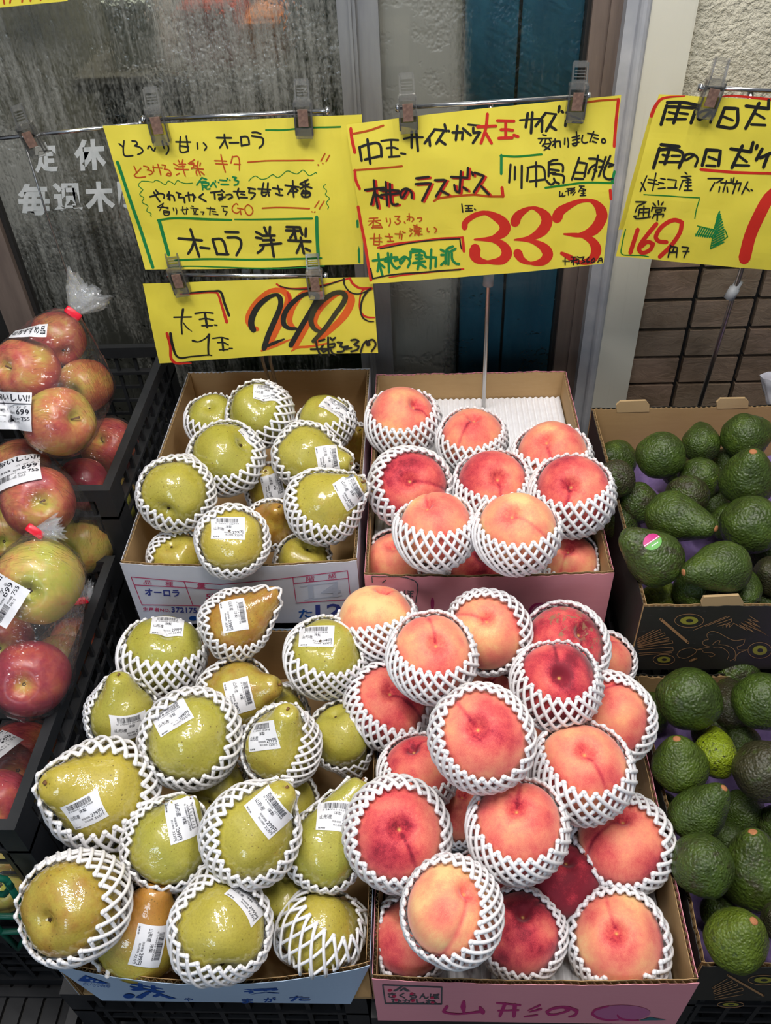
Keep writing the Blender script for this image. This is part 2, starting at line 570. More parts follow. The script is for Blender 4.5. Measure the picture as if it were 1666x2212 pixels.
# ------------------------------------------------------------------ mesh buffer and object helpers
class MB:
    def __init__(s):
        s.v, s.f, s.m, s.n = [], [], [], 0

    def add(s, verts, faces, mi=0):
        verts = np.asarray(verts, float).reshape(-1, 3)
        k = s.n
        s.v.append(verts)
        s.n += len(verts)
        for f in faces:
            s.f.append([i + k for i in f])
            s.m.append(mi)

    def grid(s, P, mi=0, wrap=False):
        a, b = P.shape[:2]
        fs = []
        for i in range(a - 1):
            for j in range(b if wrap else b - 1):
                j2 = (j + 1) % b
                fs.append((i * b + j, i * b + j2, (i + 1) * b + j2, (i + 1) * b + j))
        s.add(P.reshape(-1, 3), fs, mi)

    def box(s, lo, hi, mi=0, R=None, o=None):
        x0, y0, z0 = lo
        x1, y1, z1 = hi
        v = np.array([(x0, y0, z0), (x1, y0, z0), (x1, y1, z0), (x0, y1, z0),
                      (x0, y0, z1), (x1, y0, z1), (x1, y1, z1), (x0, y1, z1)], float)
        if R is not None:
            v = v @ np.asarray(R).T
        if o is not None:
            v = v + np.asarray(o)
        s.add(v, [(0, 3, 2, 1), (4, 5, 6, 7), (0, 1, 5, 4), (1, 2, 6, 5), (2, 3, 7, 6), (3, 0, 4, 7)], mi)

    def tube(s, pts, r, seg=8, mi=0):
        pts = np.asarray(pts, float)
        n = len(pts)
        r = np.broadcast_to(np.asarray(r, float), (n,))
        t = np.gradient(pts, axis=0)
        t /= np.linalg.norm(t, axis=1)[:, None] + 1e-12
        ref = np.array([0.31, 0.2, 0.93])
        if abs(t[0] @ ref) > 0.95:
            ref = np.array([1.0, 0, 0])
        rings = []
        for i in range(n):
            a = ref - t[i] * (ref @ t[i])
            a /= np.linalg.norm(a)
            ref = a
            b = np.cross(t[i], a)
            an = np.arange(seg) * 2 * PI / seg
            rings.append(pts[i] + r[i] * (np.cos(an)[:, None] * a + np.sin(an)[:, None] * b))
        k = s.n
        s.grid(np.array(rings), mi, True)
        s.f.append(list(range(k + seg - 1, k - 1, -1)))
        s.m.append(mi)
        s.f.append([k + (n - 1) * seg + j for j in range(seg)])
        s.m.append(mi)

    def mesh(s, name, mats, smooth=False):
        me = bpy.data.meshes.new(name)
        v = np.concatenate(s.v) if s.v else np.zeros((0, 3))
        me.from_pydata(v.tolist(), [], s.f)
        for m in mats:
            me.materials.append(MAT[m] if isinstance(m, str) else m)
        if len(mats) > 1:
            me.polygons.foreach_set('material_index', s.m)
        if smooth:
            me.polygons.foreach_set('use_smooth', [True] * len(me.polygons))
        me.update()
        return me

    def build(s, name, mats, parent=None, smooth=False, local=None):
        o = bpy.data.objects.new(name, s.mesh(name, mats, smooth))
        COL.objects.link(o)
        if parent is not None:
            o.parent = parent
        if local is not None:
            o.matrix_basis = local
        return o


def tag(o, label, cat, group=None, kind=None):
    o['label'], o['category'] = label, cat
    if group:
        o['group'] = group
    if kind:
        o['kind'] = kind
    return o


def structure(o):
    o['kind'] = 'structure'
    return o


def empty(name, loc):
    o = bpy.data.objects.new(name, None)
    o.empty_display_size = 0.02
    COL.objects.link(o)
    o.location = Vector(loc)
    return o


def thing(name, loc, label, cat, group=None):
    return tag(empty(name, loc), label, cat, group)


def child(mb, name, mats, root, smooth=False):
    """world-space buffer -> child of an un-rotated root Empty"""
    off = np.array(root.location)
    mb.v = [v - off for v in mb.v]
    return mb.build(name, mats, root, smooth)


def solo(mb, name, mats, label, cat, group=None, smooth=False):
    v = np.concatenate(mb.v)
    c = (v.min(0) + v.max(0)) / 2
    c[2] = v[:, 2].min()
    mb.v = [v - c]
    o = mb.build(name, mats, None, smooth)
    o.location = Vector(c)
    return tag(o, label, cat, group)


# ------------------------------------------------------------------ lettering
_tc = {}


def glyphs(s, bold=0.0):
    """flat outline of printed words as triangles, unit box"""
    if (s, bold) in _tc:
        return _tc[(s, bold)]
    cu = bpy.data.curves.new('t', 'FONT')
    cu.body = s
    cu.resolution_u = 2
    cu.offset = bold
    ob = bpy.data.objects.new('t', cu)
    COL.objects.link(ob)
    bpy.context.view_layer.update()
    dg = bpy.context.evaluated_depsgraph_get()
    me = bpy.data.meshes.new_from_object(ob.evaluated_get(dg))
    v = np.array([q.co[:2] for q in me.vertices]) if len(me.vertices) else np.zeros((1, 2))
    f = [tuple(p.vertices) for p in me.polygons]
    bpy.data.objects.remove(ob)
    bpy.data.curves.remove(cu)
    bpy.data.meshes.remove(me)
    lo, hi = v.min(0), v.max(0)
    v = (v - lo) / np.maximum(hi - lo, 1e-6)
    _tc[(s, bold)] = (v, f, (hi - lo))
    return _tc[(s, bold)]


def smooth_line(p):
    """Catmull-Rom through the points; sharp turns stay corners.  columns x, y, w"""
    p = np.asarray(p, float)
    if len(p) < 3:
        return p
    out = []
    n = len(p)
    tang = np.zeros_like(p)
    for i in range(1, n - 1):
        a, b = p[i, :2] - p[i - 1, :2], p[i + 1, :2] - p[i, :2]
        c = (a @ b) / (np.linalg.norm(a) * np.linalg.norm(b) + 1e-9)
        if c > 0.1:
            k = min(np.linalg.norm(a), np.linalg.norm(b))
            d = p[i + 1] - p[i - 1]
            tang[i] = d / (np.linalg.norm(d[:2]) + 1e-9) * k
    corner = [np.allclose(tang[i, :2], 0) for i in range(n)]
    for i in range(n - 1):
        d = p[i + 1] - p[i]
        m0 = tang[i] if not corner[i] else d
        m1 = tang[i + 1] if not corner[i + 1] else d
        L = np.linalg.norm(d[:2])
        m0 = m0 / (np.linalg.norm(m0[:2]) + 1e-9) * L if not corner[i] else d
        m1 = m1 / (np.linalg.norm(m1[:2]) + 1e-9) * L if not corner[i + 1] else d
        for t in np.linspace(0, 1, 6)[:-1]:
            h = (2 * t**3 - 3 * t**2 + 1) * p[i] + (t**3 - 2 * t**2 + t) * m0 + (-2 * t**3 + 3 * t**2) * p[i + 1] + (t**3 - t**2) * m1
            h[2] = p[i, 2] * (1 - t) + p[i + 1, 2] * t
            out.append(h)
    out.append(p[-1])
    return np.array(out)


def strokes(mb, mapf, text, x0, y0, s, w, mi, off=0.0):
    """pen strokes: polylines split by | in a frame with origin (x0, y0) and scale s; w = pen width in that frame"""
    for k, part in enumerate(text.split('|')):
        pts = []
        for q in part.split():
            a = [float(c) for c in q.split(',')]
            pts.append((x0 + a[0] / s, y0 + a[1] / s, (a[2] if len(a) > 2 else w) / s))
        p = smooth_line(pts)
        if len(p) < 2:
            p = np.vstack([p, p + (0.1, 0.1, 0)])
        t = np.gradient(p[:, :2], axis=0)
        t /= np.linalg.norm(t, axis=1)[:, None] + 1e-9
        nrm = np.stack([-t[:, 1], t[:, 0]], 1)
        h = p[:, 2:3] / 2
        L, R = p[:, :2] + nrm * h, p[:, :2] - nrm * h
        o = off + k * 0.00002
        V = [mapf(q[0], q[1], o) for q in np.concatenate([L, R])]
        n = len(p)
        mb.add(V, [(i, n + i, n + i + 1, i + 1) for i in range(n - 1)], mi)
        for e in (0, n - 1):
            an = np.arange(8) * PI / 4
            r = p[e, 2] / 2 * 0.92
            mb.add([mapf(p[e, 0] + r * math.cos(a), p[e, 1] + r * math.sin(a), o) for a in an], [tuple(range(8))], mi)


def words(mb, mapf, s, TL, TR, BL, mi, bold=0.0, off=0.0):
    v, f, _ = glyphs(s, bold)
    TL, TR, BL = map(np.array, (TL, TR, BL))
    V = []
    for a, b in v:
        q = BL + (TR - TL) * a + (TL - BL) * b
        V.append(mapf(q[0], q[1], off))
    mb.add(V, f, mi)


def poly(mb, mapf, pts, mi, off=0.0):
    mb.add([mapf(x, y, off) for x, y in pts], [tuple(range(len(pts)))], mi)


def ell(cx, cy, rx, ry, n=20, a0=0):
    return [(cx + rx * math.cos(a0 + 2 * PI * i / n), cy + ry * math.sin(a0 + 2 * PI * i / n)) for i in range(n)]


# ------------------------------------------------------------------ setting
WY = 1.45


def bx(name, mat, lo, hi, parent=None):
    mb = MB()
    mb.box(lo, hi)
    o = mb.build(name, [mat], parent)
    return o if parent is not None else structure(o)


bx('floor', 'wood_floor', (-2.6, -2.2, 0.22), (2.4, 3.6, 0.30))
# left fogged pane, mullion, right pane
win = bx('window_1', 'wetglass', (-0.75, WY + 0.012, 0.36), (-0.118, WY + 0.017, 2.35))
bx('window_2', 'wetglass2', (-0.064, WY + 0.026, 0.36), (0.27, WY + 0.031, 2.35))
mb = MB()
mb.box((-0.122, WY - 0.010, 0.30), (-0.094, WY + 0.03, 2.4))
mb.box((-0.094, WY + 0.0, 0.30), (-0.060, WY + 0.04, 2.4))
mb.box((-0.104, WY - 0.014, 0.30), (-0.100, WY - 0.010, 2.4))
structure(mb.build('trim_1', ['alu']))
mb = MB()
mb.box((-0.81, WY - 0.012, 0.30), (-0.752, WY + 0.04, 2.4))
mb.box((-0.752, WY + 0.0, 0.30), (-0.744, WY + 0.03, 2.4), 1)
mb.box((-1.6, WY - 0.002, 0.30), (-0.81, WY + 0.04, 2.4), 1)
structure(mb.build('trim_2', ['brown_alu', 'rubber']))
mb = MB()
mb.box((0.262, WY + 0.0, 0.30), (0.288, WY + 0.05, 2.4))
mb.box((0.288, WY - 0.006, 0.30), (0.306, WY + 0.05, 2.4))
mb.box((0.256, WY + 0.01, 0.30), (0.262, WY + 0.04, 2.4), 1)
structure(mb.build('trim_3', ['brown_alu', 'rubber']))
mb = MB()
mb.box((0.306, WY - 0.03, 0.30), (0.326, WY + 0.05, 2.4), 1)
mb.tube([(0.333, WY - 0.032, 0.30), (0.333, WY - 0.032, 2.4)], 0.009, 12, 1)
mb.box((0.339, WY - 0.035, 0.30), (0.408, WY + 0.05, 2.4))
structure(mb.build('trim_4', ['post', 'jamb']))
# bottom rail of the windows
mb = MB()
mb.box((-0.75, WY - 0.004, 0.30), (0.262, WY + 0.05, 0.38))
structure(mb.build('trim_5', ['alu']))

# right wall: tiles below, stucco above
mb = MB()
mb.box((0.408, WY + 0.012, 0.30), (1.6, WY + 0.06, 1.02), 1)
rng = random.Random(4)
zz = 0.905 - 0.0625 * 10
TW, TH = 0.1145, 0.0625
row = 0
z = zz
while z < 1.0:
    xk = 0.512 - TW
    while xk < 1.5:
        a = max(xk + 0.0046, 0.409)
        mb.box((a, WY - rng.uniform(0.0, 0.0015), z + 0.0040), (xk + TW - 0.0046, WY + 0.012, z + TH - 0.0040), 0)
        xk += TW
    z += TH
structure(mb.build('wall_right', ['tile', 'grout']))
bx('wall_right_upper', 'stucco', (0.408, WY - 0.006, 1.03), (1.6, WY + 0.06, 2.4))
# the shop behind the glass
bx('wall_back', 'in_wall', (-2.0, 3.3, 0.3), (1.6, 3.36, 2.6))
bx('wall_left', 'in_wall', (-2.0, WY + 0.05, 0.3), (-1.94, 3.3, 2.6))
bx('ceiling', 'in_wall', (-2.0, WY + 0.05, 2.45), (1.6, 3.36, 2.6))
mb = MB()
mb.box((0.074, WY + 0.075, 0.36), (0.160, WY + 0.085, 2.35))
mb.box((0.164, WY + 0.075, 0.36), (0.275, WY + 0.085, 2.35))
structure(mb.build('door_1', ['teal_panel']))
mb = MB()
for xx in (0.070, 0.160):
    mb.box((xx, WY + 0.072, 0.36), (xx + 0.005, WY + 0.09, 2.35))
structure(mb.build('trim_6', ['rubber']))
bx('wall_inner', 'dark_panel', (-0.08, WY + 0.14, 0.36), (0.075, WY + 0.16, 1.02))

# things standing in the shop, seen blurred through the wet glass
mb = MB()
mb.box((-0.70, 1.95, 0.30), (-0.04, 2.35, 1.17))
t = thing('shop_shelf', (-0.3, 2.15, 0.30), 'dark display counter inside the shop behind the fogged window', 'counter')
child(mb, 'counter_body', ['in_dark'], t)
mb = MB()
mb.box((-0.74, 1.93, 1.17), (-0.02, 2.37, 1.20))
child(mb, 'counter_top', ['in_top'], t)
for nm, mt, lo, hi, lb, ct in (
        ('produce_crate', 'in_red', (-0.50, 1.98, 1.20), (-0.38, 2.18, 1.31), 'blurred crate of red produce seen through the fogged window', 'crate'),
        ('produce_crate', 'in_orange', (-0.37, 1.98, 1.20), (-0.29, 2.16, 1.28), 'small blurred crate of orange produce behind the fogged window', 'crate'),
        ('foam_box', 'in_white', (-0.66, 2.0, 1.20), (-0.55, 2.2, 1.33), 'pale blurred box behind the fogged window, nearest its brown frame', 'box'),
        ('plastic_tub', 'in_blue', (-0.40, 2.55, 0.30), (-0.24, 2.8, 1.72), 'tall blurred blue tub behind the fogged window', 'tub'),
        ('produce_crate', 'in_dark', (-0.26, 1.96, 1.20), (-0.10, 2.2, 1.42), 'dark blurred crate of greens behind the fogged window', 'crate')):
    mb = MB()
    x0, y0, z0 = lo
    x1, y1, z1 = hi
    mb.box(lo, (x1, y1, z0 + 0.01))
    for l2, h2 in (((x0, y0, z0 + .01), (x1, y0 + .01, z1)), ((x0, y1 - .01, z0 + .01), (x1, y1, z1)),
                   ((x0, y0 + .01, z0 + .01), (x0 + .01, y1 - .01, z1)), ((x1 - .01, y0 + .01, z0 + .01), (x1, y1 - .01, z1))):
        mb.box(l2, h2)
    if mt != 'in_blue':
        rr = random.Random(len(lb))
        for k in range(9):
            c = (x0 + .03 + (x1 - x0 - .06) * (k % 3) / 2, y0 + .04 + (y1 - y0 - .08) * (k // 3) / 2, z1 - 0.01)
            a = np.linspace(0, PI, 7)[:, None]
            b = np.arange(8)[None, :] * PI / 4
            mb.grid(np.stack([c[0] + .03 * np.sin(a) * np.cos(b), c[1] + .03 * np.sin(a) * np.sin(b), c[2] + .03 * np.cos(a) + 0 * b], -1), 0, True)
    solo(mb, nm, [mt], lb, ct)


def on_pane(px, py, o=0.0):
    P = ony(px, py, WY + 0.0115 - o)
    return P


mb = MB()
for s, TL, TR, BL in (('定', (72, 308), (122, 306), (76, 374)), ('休', (158, 302), (226, 298), (163, 370)),
                      ('毎', (36, 397), (104, 396), (42, 466)), ('週', (112, 395), (174, 394), (118, 462)),
                      ('木', (180, 393), (244, 391), (186, 458)), ('曜', (252, 390), (316, 388), (258, 455))):
    words(mb, on_pane, s, TL, TR, BL, 0, 0.042)
o = mb.build('closing_day_lettering', ['decal'], win)


# ------------------------------------------------------------------ crates
def crate(label, x0, x1, y0, y1, z0, z1, cat='crate', mat='crate', group=None, cell=0.036):
    t = thing('plastic_crate', ((x0 + x1) / 2, (y0 + y1) / 2, z0), label, cat, group)
    th = 0.014
    mb = MB()
    for lo, hi in (((x0, y0), (x1, y0 + th)), ((x0, y1 - th), (x1, y1)), ((x0, y0 + th), (x0 + th, y1 - th)), ((x1 - th, y0 + th), (x1, y1 - th))):
        mb.box((*lo, z1 - 0.022), (*hi, z1))
        mb.box((*lo, z1 - 0.060), (*hi, z1 - 0.054))
    child(mb, 'rim', [mat], t)

    def wall(a, b, axis, fixed, inner):
        w = MB()
        lo_, hi_ = min(fixed, inner), max(fixed, inner)

        def add(u0, u1, v0, v1, shr=0.0):
            if axis == 'x':
                w.box((u0, lo_ + shr, v0), (u1, hi_ - shr, v1))
            else:
                w.box((lo_ + shr, u0, v0), (hi_ - shr, u1, v1))
        add(a, b, z0, z0 + 0.03)
        for u in (a, b - 0.028):
            add(u, u + 0.028, z0 + 0.03, z1 - 0.022)
        mid = (lo_ + hi_) / 2
        n = max(2, int((b - a) / cell))
        for i in range(1, n):
            u = a + (b - a) * i / n
            add(u - 0.003, u + 0.003, z0 + 0.03, z1 - 0.022, 0.003)
        m = max(1, int((z1 - z0 - 0.09) / cell))
        for j in range(1, m + 1):
            v = z0 + 0.03 + (z1 - 0.06 - z0 - 0.03) * j / (m + 1)
            add(a + 0.028, b - 0.028, v - 0.003, v + 0.003, 0.004)
        child(w, 'side_wall', [mat], t)
    wall(x0, x1, 'x', y0, y0 + 0.012)
    wall(x0, x1, 'x', y1, y1 - 0.012)
    wall(y0 + 0.012, y1 - 0.012, 'y', x0, x0 + 0.012)
    wall(y0 + 0.012, y1 - 0.012, 'y', x1, x1 - 0.012)
    mb = MB()
    n = int((x1 - x0) / 0.03)
    for i in range(n):
        u = x0 + 0.012 + (x1 - x0 - 0.024) * i / n
        mb.box((u, y0 + 0.012, z0), (u + 0.024, y1 - 0.012, z0 + 0.008))
    for j in range(6):
        v = y0 + 0.02 + (y1 - y0 - 0.05) * j / 5
        mb.box((x0 + 0.012, v, z0 + 0.008), (x1 - 0.012, v + 0.012, z0 + 0.014))
    child(mb, 'base', [mat], t)
    return t


crate('black crate of bagged apples in the rear, its rim running beside the pear box', -1.02, -0.478, 0.955, 1.38, 0.60, 0.88)
crate('black crate of bagged apples in front, beside the lower pear box', -1.02, -0.495, 0.475, 0.935, 0.46, 0.76)
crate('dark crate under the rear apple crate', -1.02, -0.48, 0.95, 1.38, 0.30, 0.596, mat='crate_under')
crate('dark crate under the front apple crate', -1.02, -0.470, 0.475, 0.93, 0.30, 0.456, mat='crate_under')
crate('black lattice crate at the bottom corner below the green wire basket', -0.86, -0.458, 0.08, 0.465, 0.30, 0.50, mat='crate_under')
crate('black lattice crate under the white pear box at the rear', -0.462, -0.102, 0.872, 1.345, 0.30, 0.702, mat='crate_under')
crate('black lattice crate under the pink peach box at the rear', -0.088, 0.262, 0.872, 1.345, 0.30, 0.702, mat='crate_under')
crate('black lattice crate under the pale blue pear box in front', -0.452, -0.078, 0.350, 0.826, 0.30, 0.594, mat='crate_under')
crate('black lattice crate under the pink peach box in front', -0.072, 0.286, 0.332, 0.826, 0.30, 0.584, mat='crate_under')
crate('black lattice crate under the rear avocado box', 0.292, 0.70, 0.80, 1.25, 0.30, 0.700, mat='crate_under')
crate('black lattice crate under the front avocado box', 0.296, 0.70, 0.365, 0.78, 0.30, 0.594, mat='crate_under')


# ------------------------------------------------------------------ cardboard boxes
def panel(mb, A, B, z0, z1, th=0.005, bow=0.0, bowtop=None, ragged=0.0, pitch=0.0085, zt=None, inset=0.0, seed=1):
    """corrugated board: outer liner (0), inner liner (1), flutes (2).  Outside is to the right of A->B."""
    A, B = np.array(A, float), np.array(B, float)
    d = B - A
    L = np.linalg.norm(d)
    d /= L
    nrm = np.array([d[1], -d[0]])
    n = max(8, int(L / pitch * 8))
    s = np.linspace(0, 1, n + 1)
    rr = random.Random(seed)
    ph = [rr.uniform(0, 6.28) for _ in range(3)]
    top = np.full(n + 1, z1) if zt is None else np.array([zt(q) for q in s])
    if ragged:
        top = top + ragged * (np.sin(s * 23 + ph[0]) * 0.5 + np.sin(s * 61 + ph[1]) * 0.35 + np.sin(s * 140 + ph[2]) * 0.25)
    bt = bow if bowtop is None else bowtop

    def rows(off, zshift=0.0):
        P = np.zeros((2, n + 1, 3))
        for k in range(2):
            b = (bow, bt)[k]
            w = (np.sin(PI * s) ** 0.8) * b + off
            span = inset if k == 0 else 0.0
            q = A + d * (span + (L - 2 * span) * s)[:, None] + nrm * w[:, None]
            P[k, :, :2] = q
            P[k, :, 2] = z0 if k == 0 else top + zshift
        return P

    def sheet(oa, ob, mi, zs=0.0):
        a, b = rows(oa, zs), rows(ob, zs)
        mb.grid(np.stack([a[0], a[1], b[1], b[0], a[0]], 1), mi)
        for e in (0, -1):
            mb.add([a[0][e], a[1][e], b[1][e], b[0][e]], [(0, 1, 2, 3)], mi)
    sheet(0.0, -0.0006, 0)
    sheet(-th + 0.0006, -th, 1)
    w = -th / 2 + (th / 2 - 0.0006) * np.sin(s * L / pitch * 2 * PI)
    mid = rows(0.0, -0.0006)
    for k in range(2):
        mid[k, :, :2] += nrm * (w)[:, None]
    mb.grid(mid, 2)
    core = rows(-th / 2, -0.004)
    mb.grid(core, 2)


def box(name, label, cat, x0, x1, y0, y1, zb, zt, outer, front_zb=None, bow=0.0, deco=None, extra=(), ragged=0.0008, side_zt=None, finset=0.0):
    t = thing(name, ((x0 + x1) / 2, (y0 + y1) / 2, zb), label, cat)
    f = MB()
    panel(f, (x0, y0), (x1, y0), front_zb or zb, zt, bow=0.0, bowtop=bow, ragged=ragged, inset=finset, seed=3)
    if deco:
        deco(f)
    child(f, 'front_panel', [outer, 'kraft', 'kraft_edge', *extra], t)
    b = MB()
    panel(b, (x1, y1), (x0, y1), zb, zt, ragged=ragged, seed=5)
    child(b, 'back_panel', [outer, 'kraft', 'kraft_edge'], t)
    l = MB()
    panel(l, (x0, y1 - 0.0055), (x0, y0 + 0.0055), zb, zt, ragged=ragged, zt=side_zt, seed=7)
    child(l, 'side_panel', [outer, 'kraft', 'kraft_edge'], t)
    r = MB()
    panel(r, (x1, y0 + 0.0055), (x1, y1 - 0.0055), zb, zt, ragged=ragged, seed=9)
    child(r, 'side_panel', [outer, 'kraft', 'kraft_edge'], t)
    g = MB()
    g.box((x0 + 0.006, y0 + 0.006, zb), (x1 - 0.006, y1 - 0.006, zb + 0.006))
    child(g, 'base', ['kraft'], t)
    return t


def on_front(y, x0, x1, bow=0.0, zb=0.0, zt=1.0):
    def f(px, py, o=0.0):
        P = ony(px, py, y)
        for _ in range(4):
            s = min(max((P[0] - x0) / (x1 - x0), 0), 1)
            v = min(max((P[2] - zb) / (zt - zb), 0), 1)
            P = ony(px, py, y - bow * v * math.sin(PI * s) ** 0.8)
        P[1] -= 0.0006 + o
        return P
    return f


PU = (-0.442, -0.098, 0.84, 1.340)       # rear pear box
QU = (-0.086, 0.261, 0.811, 1.318)       # rear peach box
PL = (-0.426, -0.066, 0.343, 0.815)      # front pear box
QL = (-0.0635, 0.283, 0.329, 0.805)      # front peach box
AU = (0.289, 0.690, 0.748, 1.200)        # rear avocado box
AL = (0.296, 0.690, 0.352, 0.742)        # front avocado box


def deco_pear_rear(f):
    m = on_front(PU[2], PU[0], PU[1], 0.010, 0.704, 0.84)
    S = lambda t, w, mi: strokes(f, m, t, 260, 780, 3.085, w, mi)
    W = lambda s, a, b, c, mi, bold=0.0: words(f, m, s, *[(260 + q[0] / 3.085, 780 + q[1] / 3.085) for q in (a, b, c)], mi, bold)
    S('72,1437 430,1468 660,1488|95,1490 435,1508 668,1525|72,1437 145,1622|425,1468 485,1628|145,1622 485,1628 620,1636|'
      '920,1465 1150,1440 1515,1395|1155,1480 1520,1445|1150,1440 1172,1600|1515,1395 1535,1585|1170,1610 1540,1585|660,1488 920,1465', 5, 3)
    W('品', (155, 1458), (208, 1460), (155, 1486), 3)
    W('種', (300, 1466), (352, 1468), (300, 1496), 3)
    W('量', (510, 1478), (568, 1480), (510, 1509), 3, .01)
    W('階', (1238, 1434), (1293, 1428), (1240, 1470), 3)
    W('級', (1385, 1417), (1440, 1411), (1387, 1450), 3)
    W('オーロラ', (160, 1513), (392, 1523), (165, 1560), 4, .03)
    W('5k', (570, 1550), (650, 1545), (572, 1586), 3, .02)
    W('生産者NO.', (150, 1637), (330, 1645), (152, 1664), 3, .015)
    W('372175', (340, 1637), (510, 1642), (342, 1672), 4, .02)
    poly(f, m, [(260 + x / 3.085, 780 + y / 3.085) for x, y in ell(486, 1712, 27, 16)], 5)
    W('た', (1188, 1655), (1280, 1648), (1190, 1712), 5, .02)
    W('12', (1300, 1622), (1480, 1612), (1302, 1708), 4, .02)
    W('14', (1250, 1488), (1468, 1478), (1255, 1580), 6, .015)
    S('1200,1502 1450,1470|1230,1590 1475,1560', 6, 6)


def deco_peach_rear(f):
    m = on_front(QU[2], QU[0], QU[1], 0.006, 0.704, 0.84)
    S = lambda t, w, mi, a: strokes(f, m, t, *a, w, mi)
    a, b = (700, 1220, 3.967), (1040, 1220, 4.0975)
    S('415,150 410,97 780,137 788,320|500,152 530,130', 8, 3, a)
    words(f, m, 'ぼ', (872.6, 1272), (894.6, 1275), (873, 1288), 3, .01)
    poly(f, m, [(700 + x / 3.967, 1220 + y / 3.967) for x, y in ell(930, 330, 16, 52)], 4)
    poly(f, m, [(1040 + x / 4.0975, 1220 + y / 4.0975) for x, y in ell(640, 440, 200, 120)], 5, -.0001)
    S('425,460,10 432,400,24 470,355,24 540,335,8', 20, 4, b)


def deco_pear_front(f):
    m = on_front(PL[2], PL[0], PL[1], 0.022, 0.596, 0.72)
    k = 3.867
    A = lambda x, y: (60 + x / k, 1640 + y / k)
    B = lambda x, y: (400 + x / k, 1640 + y / k)
    poly(f, m, [A(415, 1847), A(480, 1802), A(690, 1876)], 3)
    for x, y in ((500, 1822), (535, 1845), (580, 1850)):
        poly(f, m, [A(*q) for q in ell(x, y, 13, 6)], 0, .0001)
    words(f, m, 'おいしい山形', A(460, 1860), A(688, 1882), A(462, 1886), 3, .01)
    words(f, m, '共', A(848, 1852), A(1140, 1898), A(852, 1925), 3, .03)
    words(f, m, '選', B(482, 1915), B(785, 1906), B(490, 1968), 3, .03)
    poly(f, m, [A(*q) for q in ell(846, 1976, 48, 19)], 3)
    poly(f, m, [A(*q) for q in ((895, 1988), (985, 1940), (1042, 1938), (955, 1996))], 3)
    poly(f, m, [A(*q) for q in ((1040, 1978), (1082, 1955), (1140, 1965), (1245, 1996), (1190, 1999), (1105, 1972), (1075, 1985))], 3)
    words(f, m, 'や', A(1305, 1990), A(1380, 1992), A(1308, 2018), 3, .01)
    words(f, m, 'ま', B(470, 1998), B(570, 1996), B(472, 2036), 3, .02)
    words(f, m, 'が', B(655, 1990), B(760, 1986), B(658, 2028), 3, .02)
    words(f, m, 'た', B(868, 1980), B(1040, 1974), B(874, 2020), 3, .02)


def deco_peach_front(f):
    m = on_front(QL[2], QL[0], QL[1], 0.004, 0.586, 0.72)
    k = 4.0075
    A = lambda x, y: (720 + x / k, 1660 + y / k)
    B = lambda x, y: (1080 + x / 3.702, 1660 + y / 3.702)
    strokes(f, m, '428,1870 940,1890|940,1890 938,2036|938,2036 452,2030|452,2030 428,1870', 720, 1660, k, 11, 3)
    poly(f, m, [A(*q) for q in ell(490, 1918, 19, 11)], 7)
    poly(f, m, [A(*q) for q in ((512, 1924), (580, 1886), (605, 1888), (540, 1926))], 3)
    poly(f, m, [A(*q) for q in ((570, 1922), (605, 1896), (625, 1896), (668, 1926), (636, 1928), (606, 1910), (588, 1926))], 3)
    words(f, m, 'さくらんぼ', A(470, 1935), A(920, 1946), A(476, 1984), 3, .025)
    words(f, m, 'ひがしね', A(500, 1988), A(892, 1996), A(508, 2026), 3, .025)
    for x, y in ((528, 1968), (680, 1946), (858, 1978), (862, 2020), (690, 2004), (545, 2000)):
        poly(f, m, [A(*q) for q in ell(x, y, 17, 10)], 7, .0001)
    strokes(f, m, '985,2060,30 952,2100,25 1000,2116,18 1100,2122,14 1270,2102,22|1130,2018,30 1125,2060,48 1132,2112,20|1270,2068,28 1296,2106,44', 720, 1660, k, 20, 4)
    strokes(f, m, '-25,1872,14 165,1890,14|-15,1934,12 150,1930,12|40,1880,30 0,1975,25|120,1890,35 112,1976,30|225,1932,8 320,1890,16|235,1944,8 330,1920,16|195,1982,10 300,1968,12', 1080, 1660, 3.702, 14, 4)
    strokes(f, m, '500,1905,14 556,1930,18 480,1956,14 400,1966,20 372,1945,22 430,1915,20 540,1908,20 620,1936,28 600,1970,20 550,1984,10', 1080, 1660, 3.702, 18, 4)
    poly(f, m, [B(*q) for q in ell(972, 1950, 232, 62, 28)], 5)
    strokes(f, m, '870,1896,10 760,1928,16 737,1960,20 790,1992,18 870,2008,14 950,2006,8|940,1968,14 960,1992,16 1020,2006,14 1110,2010,8', 1080, 1660, 3.702, 14, 4, .0001)
    poly(f, m, [B(*q) for q in ((1110, 2012), (1200, 1984), (1332, 2006))], 6, .0001)


def eye(f, m, T, cx, cy, rx, ry, k=1.0):
    pts = ell(cx, cy, rx, ry, 24)
    x0, y0, s = T
    strokes(f, m, ' '.join('%f,%f' % q for q in pts + pts[:1]), x0, y0, s, 5, 3)
    poly(f, m, [(x0 + x / s, y0 + y / s) for x, y in ell(cx, cy, rx * 0.62, ry * 0.60, 20)], 4)
    poly(f, m, [(x0 + x / s, y0 + y / s) for x, y in ell(cx + rx * 0.03, cy, rx * 0.25, ry * 0.26, 14)], 0, .0001)


